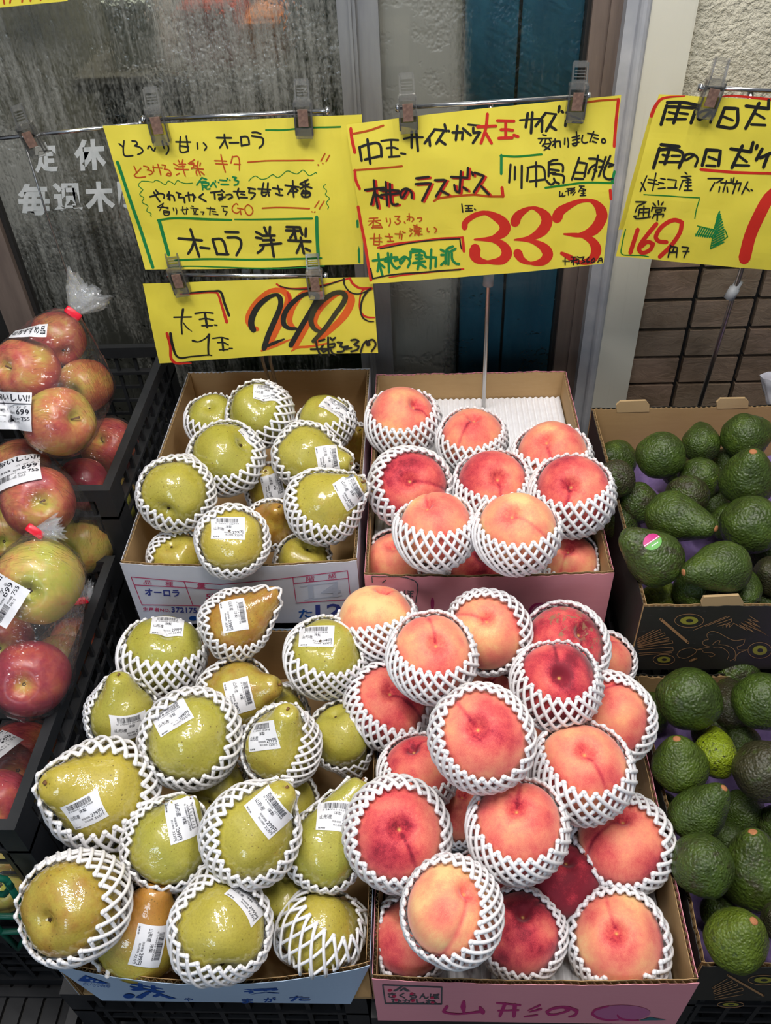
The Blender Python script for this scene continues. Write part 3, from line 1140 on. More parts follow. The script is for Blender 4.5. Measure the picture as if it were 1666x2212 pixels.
def deco_avo_rear(f):
    m = on_front(AU[2], AU[0], AU[1])
    T = (1300, 1240, 4.552)
    S = lambda t, w: strokes(f, m, t, *T, w, 3)
    eye(f, m, T, 860, 455, 142, 66)
    eye(f, m, T, 612, 838, 106, 50)
    eye(f, m, T, 1555, 747, 116, 78)
    S('580,440 850,672', 26)
    S('345,640 520,545|345,655 575,540 585,562 350,668|348,675 615,575 625,598 352,688|352,695 655,622 662,642 354,705|354,712 692,652 700,676 356,722|'
      '360,740 690,716 700,722 698,752 362,775|370,795 690,770', 5)
    S('740,790 770,750 850,725 920,735 930,760 880,800 820,825 760,815 740,790|930,740 1070,712 1000,690 1000,655 1050,640 1035,590 1080,560 1150,575 1230,620 1310,650 1410,635 1390,690 1330,712 1345,742 1440,740 1340,780 1310,850|'
      '930,747 990,742 1000,765 1080,770 1115,790 1080,810 1050,800|1090,690 1130,655 1165,652 1150,690 1230,700 1305,745 1310,820 1262,850|1100,715 1180,720 1250,780 1232,840', 5)
    S('900,550 1230,412|1020,512 1262,412|1130,490 1280,436 1268,470 1140,510|1190,525 1200,490 1220,490 1225,520 1245,490 1260,490 1252,520 1280,500 1296,478|'
      '1300,480 1425,550 1350,492 1500,570 1370,475 1560,560 1400,460 1640,606 1405,455 1560,520 1430,436 1550,470 1450,406', 5)
    S('870,850 930,828', 20)


def deco_avo_front(f):
    m = on_front(AL[2], AL[0], AL[1])
    T = (1360, 1640, 3.866)
    strokes(f, m, '820,1800 1120,1972', *T, 16, 3)
    eye(f, m, T, 1120, 1840, 128, 40)
    eye(f, m, T, 845, 2045, 110, 24)
    strokes(f, m, '690,1905 815,1830|690,1915 855,1845 862,1860 700,1930|700,1940 900,1868 905,1885 705,1955|710,1965 940,1905 950,1925 712,1985|715,2000 945,1960', *T, 5, 3)


box('cardboard_box', 'white cardboard box of wrapped pears at the rear, red table printed on its front', 'box', *PU, 0.704, 0.84, 'white_board', bow=0.010,
    deco=deco_pear_rear, extra=('p_red', 'p_blue', 'p_royal', 'p_pale'))
box('cardboard_box', 'pink cardboard box of peaches at the rear, beside the white pear box', 'box', *QU, 0.704, 0.84, 'pink_board', bow=0.006,
    deco=deco_peach_rear, extra=('p_grey', 'p_mag', 'p_plum'), ragged=0.0015)
box('cardboard_box', 'pale blue cardboard box of wrapped pears in front, blue printing on its bowed front', 'box', *PL, 0.596, 0.72, 'blue_board', bow=0.022,
    deco=deco_pear_front, extra=('p_royal',), finset=0.03)
box('cardboard_box', 'pink cardboard box of peaches in front, big magenta lettering on its front', 'box', *QL, 0.586, 0.72, 'pink_board', bow=0.004,
    deco=deco_peach_front, extra=('p_grey', 'p_mag', 'p_plum', 'p_teal', 'p_dot'), ragged=0.0015)


def tab(t, pxs, y, th=0.004):
    mb = MB()
    pts = [ony(px, py, y) for px, py in pxs]
    a = [p + np.array([0, -th / 2, 0]) for p in pts]
    b = [p + np.array([0, th / 2, 0]) for p in pts]
    n = len(pts)
    mb.add(a + b, [tuple(range(n)), tuple(range(2 * n - 1, n - 1, -1))] + [(i, (i + 1) % n, n + (i + 1) % n, n + i) for i in range(n)])
    child(mb, 'tab', ['kraft_edge'], t)


t = box('cardboard_box', 'black printed cardboard box of avocados at the rear, tabs on its rim', 'box', *AU, 0.704, 0.84, 'black_board', deco=deco_avo_rear, extra=('p_tan', 'p_olive'), ragged=0.0012)
tab(t, [(1333, 890), (1331, 874), (1340, 866), (1395, 864), (1403, 874), (1402, 888)], AU[3] - 0.004)
tab(t, [(1549, 882), (1548, 868), (1556, 860), (1610, 859), (1617, 866), (1616, 880)], AU[3] - 0.004)
tab(t, [(1520, 1322), (1514, 1300), (1520, 1288), (1596, 1284), (1606, 1300), (1602, 1322)], AU[2] + 0.003)
t = box('cardboard_box', 'black printed cardboard box of avocados in front, its rim touching the front peach box', 'box', *AL, 0.596, 0.70, 'black_board', deco=deco_avo_front, extra=('p_tan', 'p_olive'), ragged=0.0035)

for nm, b4, z, lb in (('paper_tray', AU, 0.740, 'purple paper tray under the avocados in the rear box'),
                      ('paper_tray', AL, 0.612, 'purple paper tray under the avocados in the front box')):
    mb = MB()
    nx, ny = 60, 60
    P = np.zeros((nx, ny, 3))
    for i in range(nx):
        for j in range(ny):
            x = b4[0] + 0.008 + (b4[1] - b4[0] - 0.016) * i / (nx - 1)
            y = b4[2] + 0.008 + (b4[3] - b4[2] - 0.016) * j / (ny - 1)
            P[i, j] = (x, y, z + 0.010 * math.sin(x * 70) * math.sin(y * 60))
    mb.grid(P)
    mb.grid(P[:, ::-1] - np.array([0, 0, 0.002]))
    solo(mb, nm, ['purple'], lb, 'tray', smooth=True)


def pad(b4, z, label):
    mb = MB()
    x0, x1, y0, y1 = b4[0] + 0.007, b4[1] - 0.007, b4[2] + 0.007, b4[3] - 0.007
    nx = 240
    P = np.zeros((nx + 1, 2, 3))
    for i in range(nx + 1):
        x = x0 + (x1 - x0) * i / nx
        P[i, 0] = (x, y0, z + 0.0035 * abs(math.sin(PI * (x - x0) / 0.0105)))
        P[i, 1] = P[i, 0] + (0, y1 - y0, 0)
    mb.grid(P)
    mb.box((x0, y0, z - 0.004), (x1, y1, z))
    return solo(mb, 'foam_pad', ['foam'], label, 'packing pad')


pad(QU, 0.785, 'white ribbed foam pad under the peaches in the rear pink box')
pad(QL, 0.640, 'white ribbed foam pad under the peaches in the front pink box')


# ------------------------------------------------------------------ fruit tables
# peaches: cx cy r z | stem dx dy (image units of r, y up) | crease direction dx dy | net opening dx dy | half-angle | blush | label
PEACHES = [l.split('|') for l in '''
870 908 72 0.875|.46 .55|.5 -.5|0.00 0.80|66|.36|pale yellow peach in the back corner of the rear box, touching the pear box wall
1021 948 67 0.865|.06 .80|-.16 -.4|0.00 0.80|64|.46|peach with a straight vertical crease in front of the sign pole in the rear box
1191 987 77 0.865|-.19 .56|.12 -.4|0.05 0.81|66|.46|peach with two full lobes at the back of the rear box beside the avocados
888 1052 78 0.875|-.05 .22|.70 -.10|0.25 0.22|60|.80|deep red peach tipped sideways with a dark stem hollow, rear box beside the pears
1066 1052 77 0.867|.17 .28|.05 -.5|0.00 0.72|62|.72|dark red peach in the middle of the rear box with its stem hollow facing up
1234 1067 81 0.890|0 .25|-.08 -.4|0.10 0.74|61|.70|bright red peach in a wide net against the avocado side of the rear box
940 1140 80 0.912|-.30 .72|-.2 .95|-0.05 0.82|66|.46|peach with a smooth pinkish face at the rear box's front, closest to the pears
1117 1146 83 0.933|-.18 .50|.5 -.32|0.10 0.78|72|.34|orange peach at the front of the rear box, standing high in a shallow net
858 1212 66 .790|-.2 .6|.3 .2|-0.20 0.30|64|.46|half hidden peach low in the front corner of the rear box beside the pears
1232 1216 60 .786|-.1 .55|-.1 -.4|0.10 0.46|62|.50|half hidden peach low in the front corner of the rear box beside the avocados
1030 1232 60 .780|.2 .6|.3 .2|0.00 0.46|62|.80|dark peach glimpsed low between the two front nets of the rear box
815 1337 79 0.815|.2 .9|.5 .4|-0.26 0.86|74|.34|rounded peach in a slanted net, top of the front heap against the pears
1052 1364 81 0.842|0 .36|-.8 .3|-0.16 -0.06|66|.44|peach with a sideways crease and upright round net, centre top of the front heap
933 1415 86 0.881|.15 .32|-.12 .8|-0.04 0.58|59|.46|peach with a starred stem hollow in a deep net, high on the front heap
1220 1397 85 0.808|.52 .42|-.2 -.5|-0.12 0.12|72|.86|dark red peach with a brown dry scar at the top of the front heap
1205 1474 85 0.865|.06 .15|-.06 .7|0.05 0.62|60|.92|crimson peach with a slit crease, in a deep tilted net under the scarred peach
1300 1430 62 0.736|-.3 .5|.3 .2|-0.10 0.10|74|.56|sliver of a peach between the scarred peach and the wall of the front box
1316 1554 87 0.787|-.50 .50|.2 .2|0.02 0.04|61|.54|plain orange peach without a visible crease, by the avocado side of the front heap
840 1523 82 0.767|.04 .40|.5 -.3|0.16 0.40|56|.62|peach leaning under the starred peach, red on one side and yellow on the other
1040 1594 98 0.906|-.10 .24|-.4 .55|0.02 0.08|57|.58|largest peach in the centre of the front heap, its round net facing out
1257 1664 95 0.822|.12 .48|.28 -.55|0.10 0.58|60|.46|big peach with a pale crease in a dense tilted net, beside the large centre peach
905 1664 76 0.766|-.2 .7|.4 .4|0.10 0.68|64|.66|red peach half covered by its neighbours, in a long net amid the front heap
857 1801 101 0.802|.08 .12|.38 -.80|0.00 0.02|56|.66|blushing peach in a round net overhanging the pears, with a long dark crease
1118 1787 97 0.828|0 .46|.1 .6|0.04 0.56|64|.56|peach with a red pointed stem hollow, in mid heap under the biggest one
1345 1822 93 0.724|.08 .66|-.6 -.5|-0.04 0.04|59|.62|peach with a red and dark patch beside the kraft wall of the front box
973 1966 96 0.828|.46 .46|-.3 -.75|-0.26 0.06|60|.38|yellow and pink peach in a thick net leaning out over the front edge
1126 2014 84 .697|.1 .5|.4 .4|-0.06 0.02|64|.90|deep red peach under the leaning yellow one at the front edge
1337 2030 96 .696|-.05 .18|-.14 .7|-0.02 0.10|61|.42|large peach with a vertical crease in the front corner beside the avocados
886 2025 80 0.693|-.2 .6|.4 .4|0.10 0.10|68|.54|orange peach in the front corner beside the pears, shaded by its neighbour
1215 1902 80 .700|.2 .6|.4 .4|0.00 -0.60|120|1.06|dark purple red peach without a visible net, deep between its neighbours
1052 1500 60 0.735|.2 .6|.4 .4|0.00 0.20|70|.36|small glimpse of an orange peach behind the large centre peach
990 1752 66 .695|.2 .6|.4 .4|0.00 0.30|70|.6|shaded peach deep between the overhanging one and the pointed hollow one
1195 1570 62 .700|.2 .6|.4 .4|0.00 0.30|70|.6|shaded peach deep between the crimson one and the plain spotted one
1040 1900 60 .685|.2 .6|.4 .4|0.00 0.30|70|.7|shaded peach deep behind the leaning yellow one
'''.strip().split('\n')]

# pears: cx cy r z | neck dx dy s | neck length, bend | net opening dx dy | half-angle | russet, green | sticker px py angle (or -) | label
PEARS = [l.split('|') for l in '''
462 908 52 0.856|.2 -.6 -1|1.4 0|0.00 0.77|59|.05 .9|-|green pear deep in its net in the far corner of the white box
560 895 62 0.885|-.2 -.6 -1|1.5 0|-0.42 0.47|57|.05 1|576 847 -4|green pear with a label on top, net flared upwards, centre back of the white box
700 912 56 0.862|-.4 -.6 -1|1.4 0|-0.15 0.84|65|.20 .8|727 885 -32|low green pear with a label at its edge against the back of the white box
486 990 70 0.880|-.6 -.5 -1|1.4 0|-0.12 0.47|61|.0 .9|545 945 -58|smooth round green pear in the middle of the white box, label on its shoulder
664 985 62 0.880|.88 -.16 1|1.65 .0|0.12 0.18|61|.22 .7|708 992 -80|long green pear lying sideways, neck towards the peaches, in the white box
382 1063 70 0.889|.3 .60 -1|1.4 0|-0.16 0.12|59|.10 .7|-|pear in wrinkled film by the crate side of the white box, no label in view
700 1090 70 0.882|.78 .46 1|1.5 .0|0.10 0.30|57|.20 .5|757 1066 -62|yellow pear with its neck pointing at the peaches, front of the white box
503 1172 68 0.880|.14 -.45 -1|1.4 0|0.00 0.16|61|.12 .15|492 1142 -4|yellow pear with a large price label, centre front of the white box
764 962 44 0.754|.2 .5 1|1.4 0|-0.10 0.10|65|.75 .2|-|brown pear squeezed into the back corner of the white box beside the peaches
588 1055 50 0.811|-.2 .5 1|1.4 0|0.10 0.10|71|.60 .3|590 1052 -76|brown pear in shadow under the sideways pear in the white box
588 1130 48 0.828|.2 .5 1|1.4 0|0.10 0.10|71|.80 .1|-|rust brown pear between the large label pear and the yellow neck pear
384 1208 54 0.800|.3 -.6 -1|1.4 0|0.20 0.10|57|.42 .3|-|olive pear low in the front corner of the white box beside the crates
655 1214 54 0.792|-.2 -.6 -1|1.4 0|0.00 0.30|61|.30 .3|-|olive pear low at the front of the white box beside the pink box
510 1347 64 0.830|.80 .58 1|1.75 .0|0.10 0.16|57|.85 .0|505 1327 -80|orange brown pear lying against the white box, label across its middle
352 1415 80 0.781|-.1 -.62 -1|1.4 0|0.02 0.77|63|.02 1|362 1352 -4|green pear seen from above in a tall net, top of the heap beside the crates
704 1420 76 0.800|.2 -.55 -1|1.4 0|0.05 0.61|59|.05 .8|684 1376 -6|green pear with a curled label on top, under the orange brown pear's side
516 1502 72 0.766|.75 .2 1|1.5 .0|0.30 0.30|71|.62 .4|517 1504 -74|olive brown pear tucked below the orange brown one, label on its side
264 1540 66 0.776|-.14 .80 1|1.45 .0|0.20 -0.20|83|.15 .8|283 1572 4|small pear standing with its stem end up beside the black crate
414 1598 90 0.806|.45 -.5 -1|1.4 0|-0.10 0.10|58|.06 .85|373 1551 30|big green pear with a tilted label, in the middle of the heap
606 1608 74 0.792|.1 .62 1|1.5 .0|-0.42 0.05|61|.26 .6|566 1590 6|pear wrapped in shiny film with its net pulled to one side, centre of the heap
740 1592 64 0.744|.3 -.8 -1|1.4 0|0.10 0.20|75|.18 .8|-|green pear in shadow beside the peach box wall
216 1714 100 0.799|-.80 .14 1|1.32 .0|-0.06 0.02|54|.10 .15|180 1756 33|large yellow pear with its stem end by the crate and a price label below it
366 1818 82 0.782|.3 .75 1|1.4 .0|0.00 0.10|69|.08 .9|393 1772 -74|green pear between the two large net rings, label turned sideways
544 1800 90 0.818|.40 .68 1|1.50 .1|0.10 0.02|55|.20 .6|580 1756 -50|large pear with its neck up and a slanted label, front centre of the heap
704 1832 74 0.763|.22 .94 1|2.10 .22|0.12 0.10|69|.12 .95|728 1762 -5|tall green pear with a crooked neck next to the overhanging peach
160 1955 98 0.800|.55 .35 -1|1.6 .0|-0.50 -0.06|61|.62 .3|-|glossy olive pear showing its dark blossom end at the front corner by the crates
304 2018 88 0.714|.2 .7 1|1.5 .0|0.00 0.05|75|.38 .4|322 2046 -94|red cheeked pear at the front rim, label turned sideways
478 2002 94 0.770|-.1 .94 -1|1.4 0|0.10 0.16|59|.10 .5|535 1944 -50|freckled green pear at the front rim, slanted label near its top
697 2012 80 .712|.72 .25 -1|1.4 0|0.34 0.67|45|.12 .3|-|yellow pear in a loose wide mesh in the front corner beside the peach box
622 1735 60 .700|.3 .6 -1|1.4 0|0.10 0.30|65|.20 .6|-|shaded pear deep between the tall crooked one and the slanted label one
256 1868 66 .712|.3 .6 -1|1.4 0|0.10 0.30|65|.25 .5|-|shaded pear deep under the large yellow one beside the crates
424 1905 62 .708|.3 .6 -1|1.4 0|0.10 0.30|65|.15 .7|-|shaded pear deep behind the freckled front pear
614 1952 62 .708|.3 .6 -1|1.4 0|0.10 0.30|65|.20 .7|-|shaded pear deep behind the loose meshed yellow pear
470 1702 60 .715|.3 .6 -1|1.4 0|0.10 0.30|65|.20 .6|-|shaded pear deep under the big green one with the tilted label
600 1545 60 .722|.3 .6 -1|1.4 0|0.10 0.30|65|.30 .5|-|shaded pear deep between the olive brown one and the curled label one
'''.strip().split('\n')]

# avocados: cx cy r z | neck dx dy s | neck length | purple, yellow | stem? | label
AVOCADOS = [l.split('|') for l in '''
1332 992 42 0.783|-.5 .2 1|1.3|.1 0|0|plain green avocado against the kraft wall in the far corner of the rear box
1428 983 52 0.864|.1 .3 -1|1.2|.0 0|0|round dark green avocado alone in front of the rear box's back wall
1515 958 40 0.852|.0 .75 -1|1.4|.3 0|0|egg shaped avocado standing at the back wall of the rear box
1612 942 50 0.875|.7 .2 -1|1.4|.0 0|0|big avocado lying high at the back of the rear box by the frame edge
1330 1034 42 0.864|.1 .2 -1|1.2|.7 0|0|dark blotched avocado beside the bright red peach's net
1376 1084 46 0.816|.2 .5 -1|1.2|.45 0|0|bronze green avocado below the purple tray gap
1512 1032 46 0.834|-.1 .5 -1|1.3|.25 0|0|avocado in the middle of the rear box just under the egg shaped one
1616 1034 58 0.875|.12 .72 1|1.35|.15 0|1|avocado with its brown stem scar on top, rear box by the frame edge
1486 1070 46 0.846|.4 .4 -1|1.3|.6 0|0|dull dark avocado behind the one lying with its neck out
1452 1116 54 0.868|.84 -.24 1|1.9|.05 0|1|long avocado lying with its stem scar towards the frame edge
1622 1132 64 0.862|-.1 .4 -1|1.3|.15 0|0|large round avocado by the frame edge, middle of the rear box
1416 1206 60 0.872|-.68 .56 1|1.6|.35 0|0|avocado with a pink and green sticker
1562 1226 56 0.874|-.82 -.11 1|1.7|.05 0|1|avocado lying with a round stem scar facing the sticker avocado
1432 1304 50 0.765|.4 .3 -1|1.3|.0 .5|0|yellowish green avocado in the front corner of the rear box
1600 1272 44 0.824|.3 -.4 1|1.4|.2 0|0|green avocado pressed under the one with the round stem scar
1672 1244 44 0.826|-.2 .3 1|1.3|.8 0|0|blackish avocado cut by the frame edge in the rear box
1650 1312 42 0.771|.3 .3 -1|1.3|.3 0|0|avocado peeping over the front rim of the rear box
1575 1000 36 0.814|.3 .3 -1|1.3|.1 0|0|small shaded avocado between the egg shaped one and the stem scar one
1502 1272 46 0.816|.3 .3 -1|1.3|.3 0|0|shaded avocado deep behind the front rim of the rear box
1580 1128 44 0.813|.3 .3 -1|1.3|.3 0|0|shaded avocado deep between the large round one and the lying one
1553 1310 36 0.777|.3 .3 -1|1.3|.1 0|0|avocado sliver behind the cardboard tab of the rear box
1340 1128 40 .790|.5 .3 -1|1.3|.3 0|0|shaded avocado deep beside the peach box under the sticker avocado
1546 1098 42 .790|.5 .3 -1|1.3|.3 0|0|shaded avocado deep right of the dull dark one
1655 1196 42 .790|.5 .3 -1|1.3|.3 0|0|shaded avocado deep below the large round one in the rear box
1470 1020 36 .785|.5 .3 -1|1.3|.1 0|0|shaded avocado deep between the round one and the egg shaped one
1489 1508 68 0.745|.05 .35 -1|1.2|.25 0|0|large round avocado under the printed box front, with purple patches
1400 1540 46 0.640|.1 .8 -1|1.6|.25 0|0|shaded avocado beside the kraft wall of the front peach box
1572 1534 50 0.681|.15 .85 -1|1.6|.75 0|0|brownish avocado standing behind the round one in the front box
1648 1514 62 0.741|.2 .3 -1|1.3|.05 0|0|dark green avocado at the frame edge in the front box
1469 1650 60 0.735|-.02 .74 1|1.15|.05 .1|1|olive green round avocado with a stem scar on top, front box
1547 1632 46 0.708|.05 .70 -1|1.7|.1 1|0|yellow speckled avocado standing in the middle of the front box
1652 1664 66 0.739|-.1 .5 -1|1.3|.9 0|0|purple brown avocado at the frame edge in the front box
1504 1762 56 0.728|.64 .56 1|1.75|.05 0|1|dark avocado lying with its neck raised and stem scar up in the front box
1519 1866 66 0.739|.1 .5 -1|1.3|.3 0|0|avocado with a dark scuffed patch beside the front peach box wall
1632 1888 74 0.702|.08 .76 1|1.45|.3 .05|1|large avocado with a tan stem scar at its narrow top, front box
1592 2028 66 0.721|.50 .42 1|1.2|.0 .25|1|light green avocado at the front rim of the front box
1690 1992 44 0.716|-.2 .3 1|1.3|.6 0|0|dark avocado cut by the frame edge at the front rim
1592 1452 46 0.684|-.2 .3 -1|1.3|.5 0|0|shaded avocado directly below the printed box front
1600 1604 42 .660|-.2 .3 -1|1.3|.3 0|0|shaded avocado deep between the speckled and the brownish one
1606 1752 46 .650|.5 .3 -1|1.3|.2 0|0|shaded avocado deep behind the raised neck one
1430 1752 42 .655|.2 .3 -1|1.3|.2 0|0|shaded avocado deep beside the kraft wall below the olive green one
1560 1972 44 .645|.2 .3 -1|1.3|.2 0|0|shaded avocado deep behind the light green front one
1536 1582 40 .660|.2 .3 -1|1.3|.4 0|0|shaded avocado deep under the large round one
1570 1818 44 .650|.2 .3 -1|1.3|.3 0|0|shaded avocado deep between the scuffed one and the tan scar one
1686 1780 44 .660|.2 .3 -1|1.3|.4 0|0|shaded avocado deep at the frame edge above the tan scar one
'''.strip().split('\n')]

# apples: cx cy r R | stem dx dy s | red | bag | label
APPLES = [l.split('|') for l in '''
126 732 57 0.0446|-.2 .6 -1|.78|0|red apple at the top of the tied bag, right under its red tape
58 800 68 0.0480|-.72 .10 1|.62|0|orange red apple at the frame edge in the tied bag
185 833 56 0.0439|.5 .3 -1|.60|0|apple bulging the bag's side towards the black crate wall
129 911 73 0.0508|.50 .12 1|.50|0|greenish apple with its stem hollow showing, lowest in the tied bag
238 965 60 0.0486|-.42 .30 1|.74|1|apple with a deep stem hollow in the bag against the crate wall
243 1086 58 0.0471|.2 .3 -1|.14|1|yellow green apple low beside the crate wall
180 1046 56 0.0429|.2 .3 -1|.92|1|dark red apple in shadow between the bags
45 1014 62 0.0460|.1 .6 -1|.68|2|apple behind the white label in the middle bag
84 1086 77 0.0530|.04 .04 1|.72|2|red apple with its stem hollow facing out, in the middle bag
180 1176 64 0.0480|.5 .3 -1|.26|2|yellow apple with a red streaked side in the middle bag
14 1156 62 0.0450|.1 .3 -1|.22|2|yellow apple at the frame edge below the stem hollow apple
86 1256 90 0.0560|.3 .3 -1|.22|3|big yellow green apple in the bag closed with red tape
6 1386 66 0.0450|.1 .3 -1|.62|3|orange apple at the frame edge below the big yellow green one
66 1466 82 0.0508|.2 .2 -1|1.0|3|magenta red apple in stretched film
166 1388 56 0.0445|.3 .3 -1|.58|4|apple in the small bag against the front crate wall
128 1432 60 0.0447|.3 .3 -1|.56|4|brownish apple behind the magenta red one
48 1640 80 0.0572|.1 .4 -1|.78|5|orange red apple below the magenta red one
-4 1736 70 0.0441|.1 .4 -1|.92|5|dark red apple cut by the frame edge low in the crate
44 1772 70 0.0471|.1 .4 -1|.12|5|yellow apple low in the front crate
10 1888 76 0.0476|.1 .4 -1|.24|6|pale yellow and orange apple lowest at the frame edge
'''.strip().split('\n')]


# ------------------------------------------------------------------ fruit shapes (unit size, axis +Z)
def unit_mesh(name, prof, mat, nth, nph, shape=None):
    """prof(t) -> (rho, z) for t in 0..1 from the stem end; shape(P) deforms"""
    t = np.linspace(0, 1, nth)
    a = np.arange(nph) * 2 * PI / nph
    rz = np.array([prof(q) for q in t])
    P = np.stack([rz[:, 0:1] * np.cos(a), rz[:, 0:1] * np.sin(a), rz[:, 1:2] + 0 * a], -1)
    if shape is not None:
        P = shape(P)
    mb = MB()
    mb.grid(P[:, ::-1], 0, True)
    return mb.mesh(name, [mat], True)


def curve_prof(pts):
    p = np.array(pts, float)
    d = np.r_[0, np.cumsum(np.linalg.norm(np.diff(p, axis=0), axis=1))]
    d /= d[-1]
    tg = np.gradient(p, d, axis=0)

    def f(t):
        i = min(max(np.searchsorted(d, t) - 1, 0), len(d) - 2)
        h = d[i + 1] - d[i]
        u = (t - d[i]) / h
        q = (2*u**3 - 3*u**2 + 1) * p[i] + (u**3 - 2*u**2 + u) * h * tg[i] + (-2*u**3 + 3*u**2) * p[i+1] + (u**3 - u**2) * h * tg[i+1]
        return max(q[0], 0.0), q[1]
    return f


def lumps(P, amp, f, seed):
    Q = P.copy()
    for i in range(P.shape[0]):
        for j in range(P.shape[1]):
            v = P[i, j]
            Q[i, j] = v * (1 + amp * noise.noise(Vector((v[0] * f + seed, v[1] * f, v[2] * f))))
    return Q


def peach_mesh(k):
    rr = random.Random(k)
    skew = rr.uniform(-0.03, 0.03)

    def prof(t):
        th = t * PI
        return math.sin(th), 0.95 * math.cos(th)

    def shape(P):
        x, y, z = P[..., 0], P[..., 1], P[..., 2]
        rho = np.sqrt(x * x + y * y)
        ang = np.arctan2(y, x)
        g = np.exp(-(y / 0.055) ** 2) * np.clip(x, 0, 1) ** 0.5
        wide = np.exp(-(y / 0.24) ** 2) * np.clip(x, 0, 1)
        k_ = 1 - 0.030 * g - 0.042 * wide + 0.02 * np.cos(2 * ang) * rho
        lob = 1 + 0.025 * np.sign(y) * wide * 0 + skew * y
        Q = P * (k_ * lob)[..., None]
        top = np.clip(z, 0, 1)
        Q[..., 2] -= 0.26 * np.exp(-(rho / 0.20) ** 2) * top + 0.05 * np.exp(-((rho / 0.5) ** 2)) * top
        bot = np.clip(-z, 0, 1)
        Q[..., 2] -= 0.05 * np.exp(-(rho / 0.16) ** 2) * bot
        return lumps(Q, 0.035, 1.3, k * 7.1)
    return unit_mesh('peach_skin', prof, 'peach', 56, 96, shape)


def pear_mesh(L, bend, k):
    f = 1.0 * (L - 0.3) / 1.2
    up = [(0, 1.46), (.10, 1.50), (.22, 1.48), (.33, 1.38), (.41, 1.22), (.52, 1.00), (.68, .74), (.86, .46), (.97, .20)]
    pts = [(r, z / 1.48 * L) for r, z in up] + [(1, -.05), (.985, -.28), (.90, -.55), (.74, -.76), (.54, -.89), (.36, -.925), (.22, -.90), (.12, -.84), (.04, -.80), (0, -.79)]
    pr = curve_prof(pts)

    def shape(P):
        Q = P.copy()
        zz = np.clip(P[..., 2], 0, 3)
        Q[..., 0] += bend * zz ** 2 * 0.6
        return lumps(Q, 0.075, 1.5, k * 3.7)
    return unit_mesh('pear_skin', pr, 'pear', 56, 64, shape)


def avocado_mesh(L, k):
    up = [(0, 1.47), (.13, 1.48), (.27, 1.42), (.42, 1.27), (.56, 1.06), (.72, .78), (.88, .45), (.97, .18)]
    pts = [(r, z / 1.48 * L) for r, z in up] + [(1, -.08), (.96, -.35), (.82, -.65), (.58, -.87), (.30, -.98), (.1, -1.0), (0, -1.0)]
    pr = curve_prof(pts)

    def shape(P):
        return lumps(lumps(P, 0.06, 1.4, k * 5.3), 0.012, 6.0, k * 2.0)
    return unit_mesh('avocado_skin', pr, 'avocado', 72, 96, shape)


def apple_mesh(k):
    pts = [(0, .60), (.05, .61), (.13, .70), (.26, .84), (.44, .90), (.64, .84), (.84, .62), (.97, .30), (1, .0), (.95, -.34), (.80, -.64), (.60, -.83), (.42, -.90), (.26, -.86), (.13, -.76), (.05, -.70), (0, -.69)]
    pr = curve_prof(pts)

    def shape(P):
        a = np.arctan2(P[..., 1], P[..., 0])
        Q = P.copy()
        low = np.clip(-P[..., 2], 0, 1)
        Q[..., :2] *= (1 + 0.03 * np.cos(5 * a) * low)[..., None]
        return lumps(Q, 0.05, 1.1, k * 9.1)
    return unit_mesh('apple_skin', pr, 'apple', 48, 64, shape)


_cache = {}


def cached(key, fn):
    if key not in _cache:
        me = fn()
        vs = [v.co.copy() for v in me.vertices]
        _cache[key] = (me, BVHTree.FromPolygons(vs, [tuple(p.vertices) for p in me.polygons]))
    return _cache[key]


def link(name, me, parent=None):
    o = bpy.data.objects.new(name, me)
    COL.objects.link(o)
    if parent is not None:
        o.parent = parent
    return o


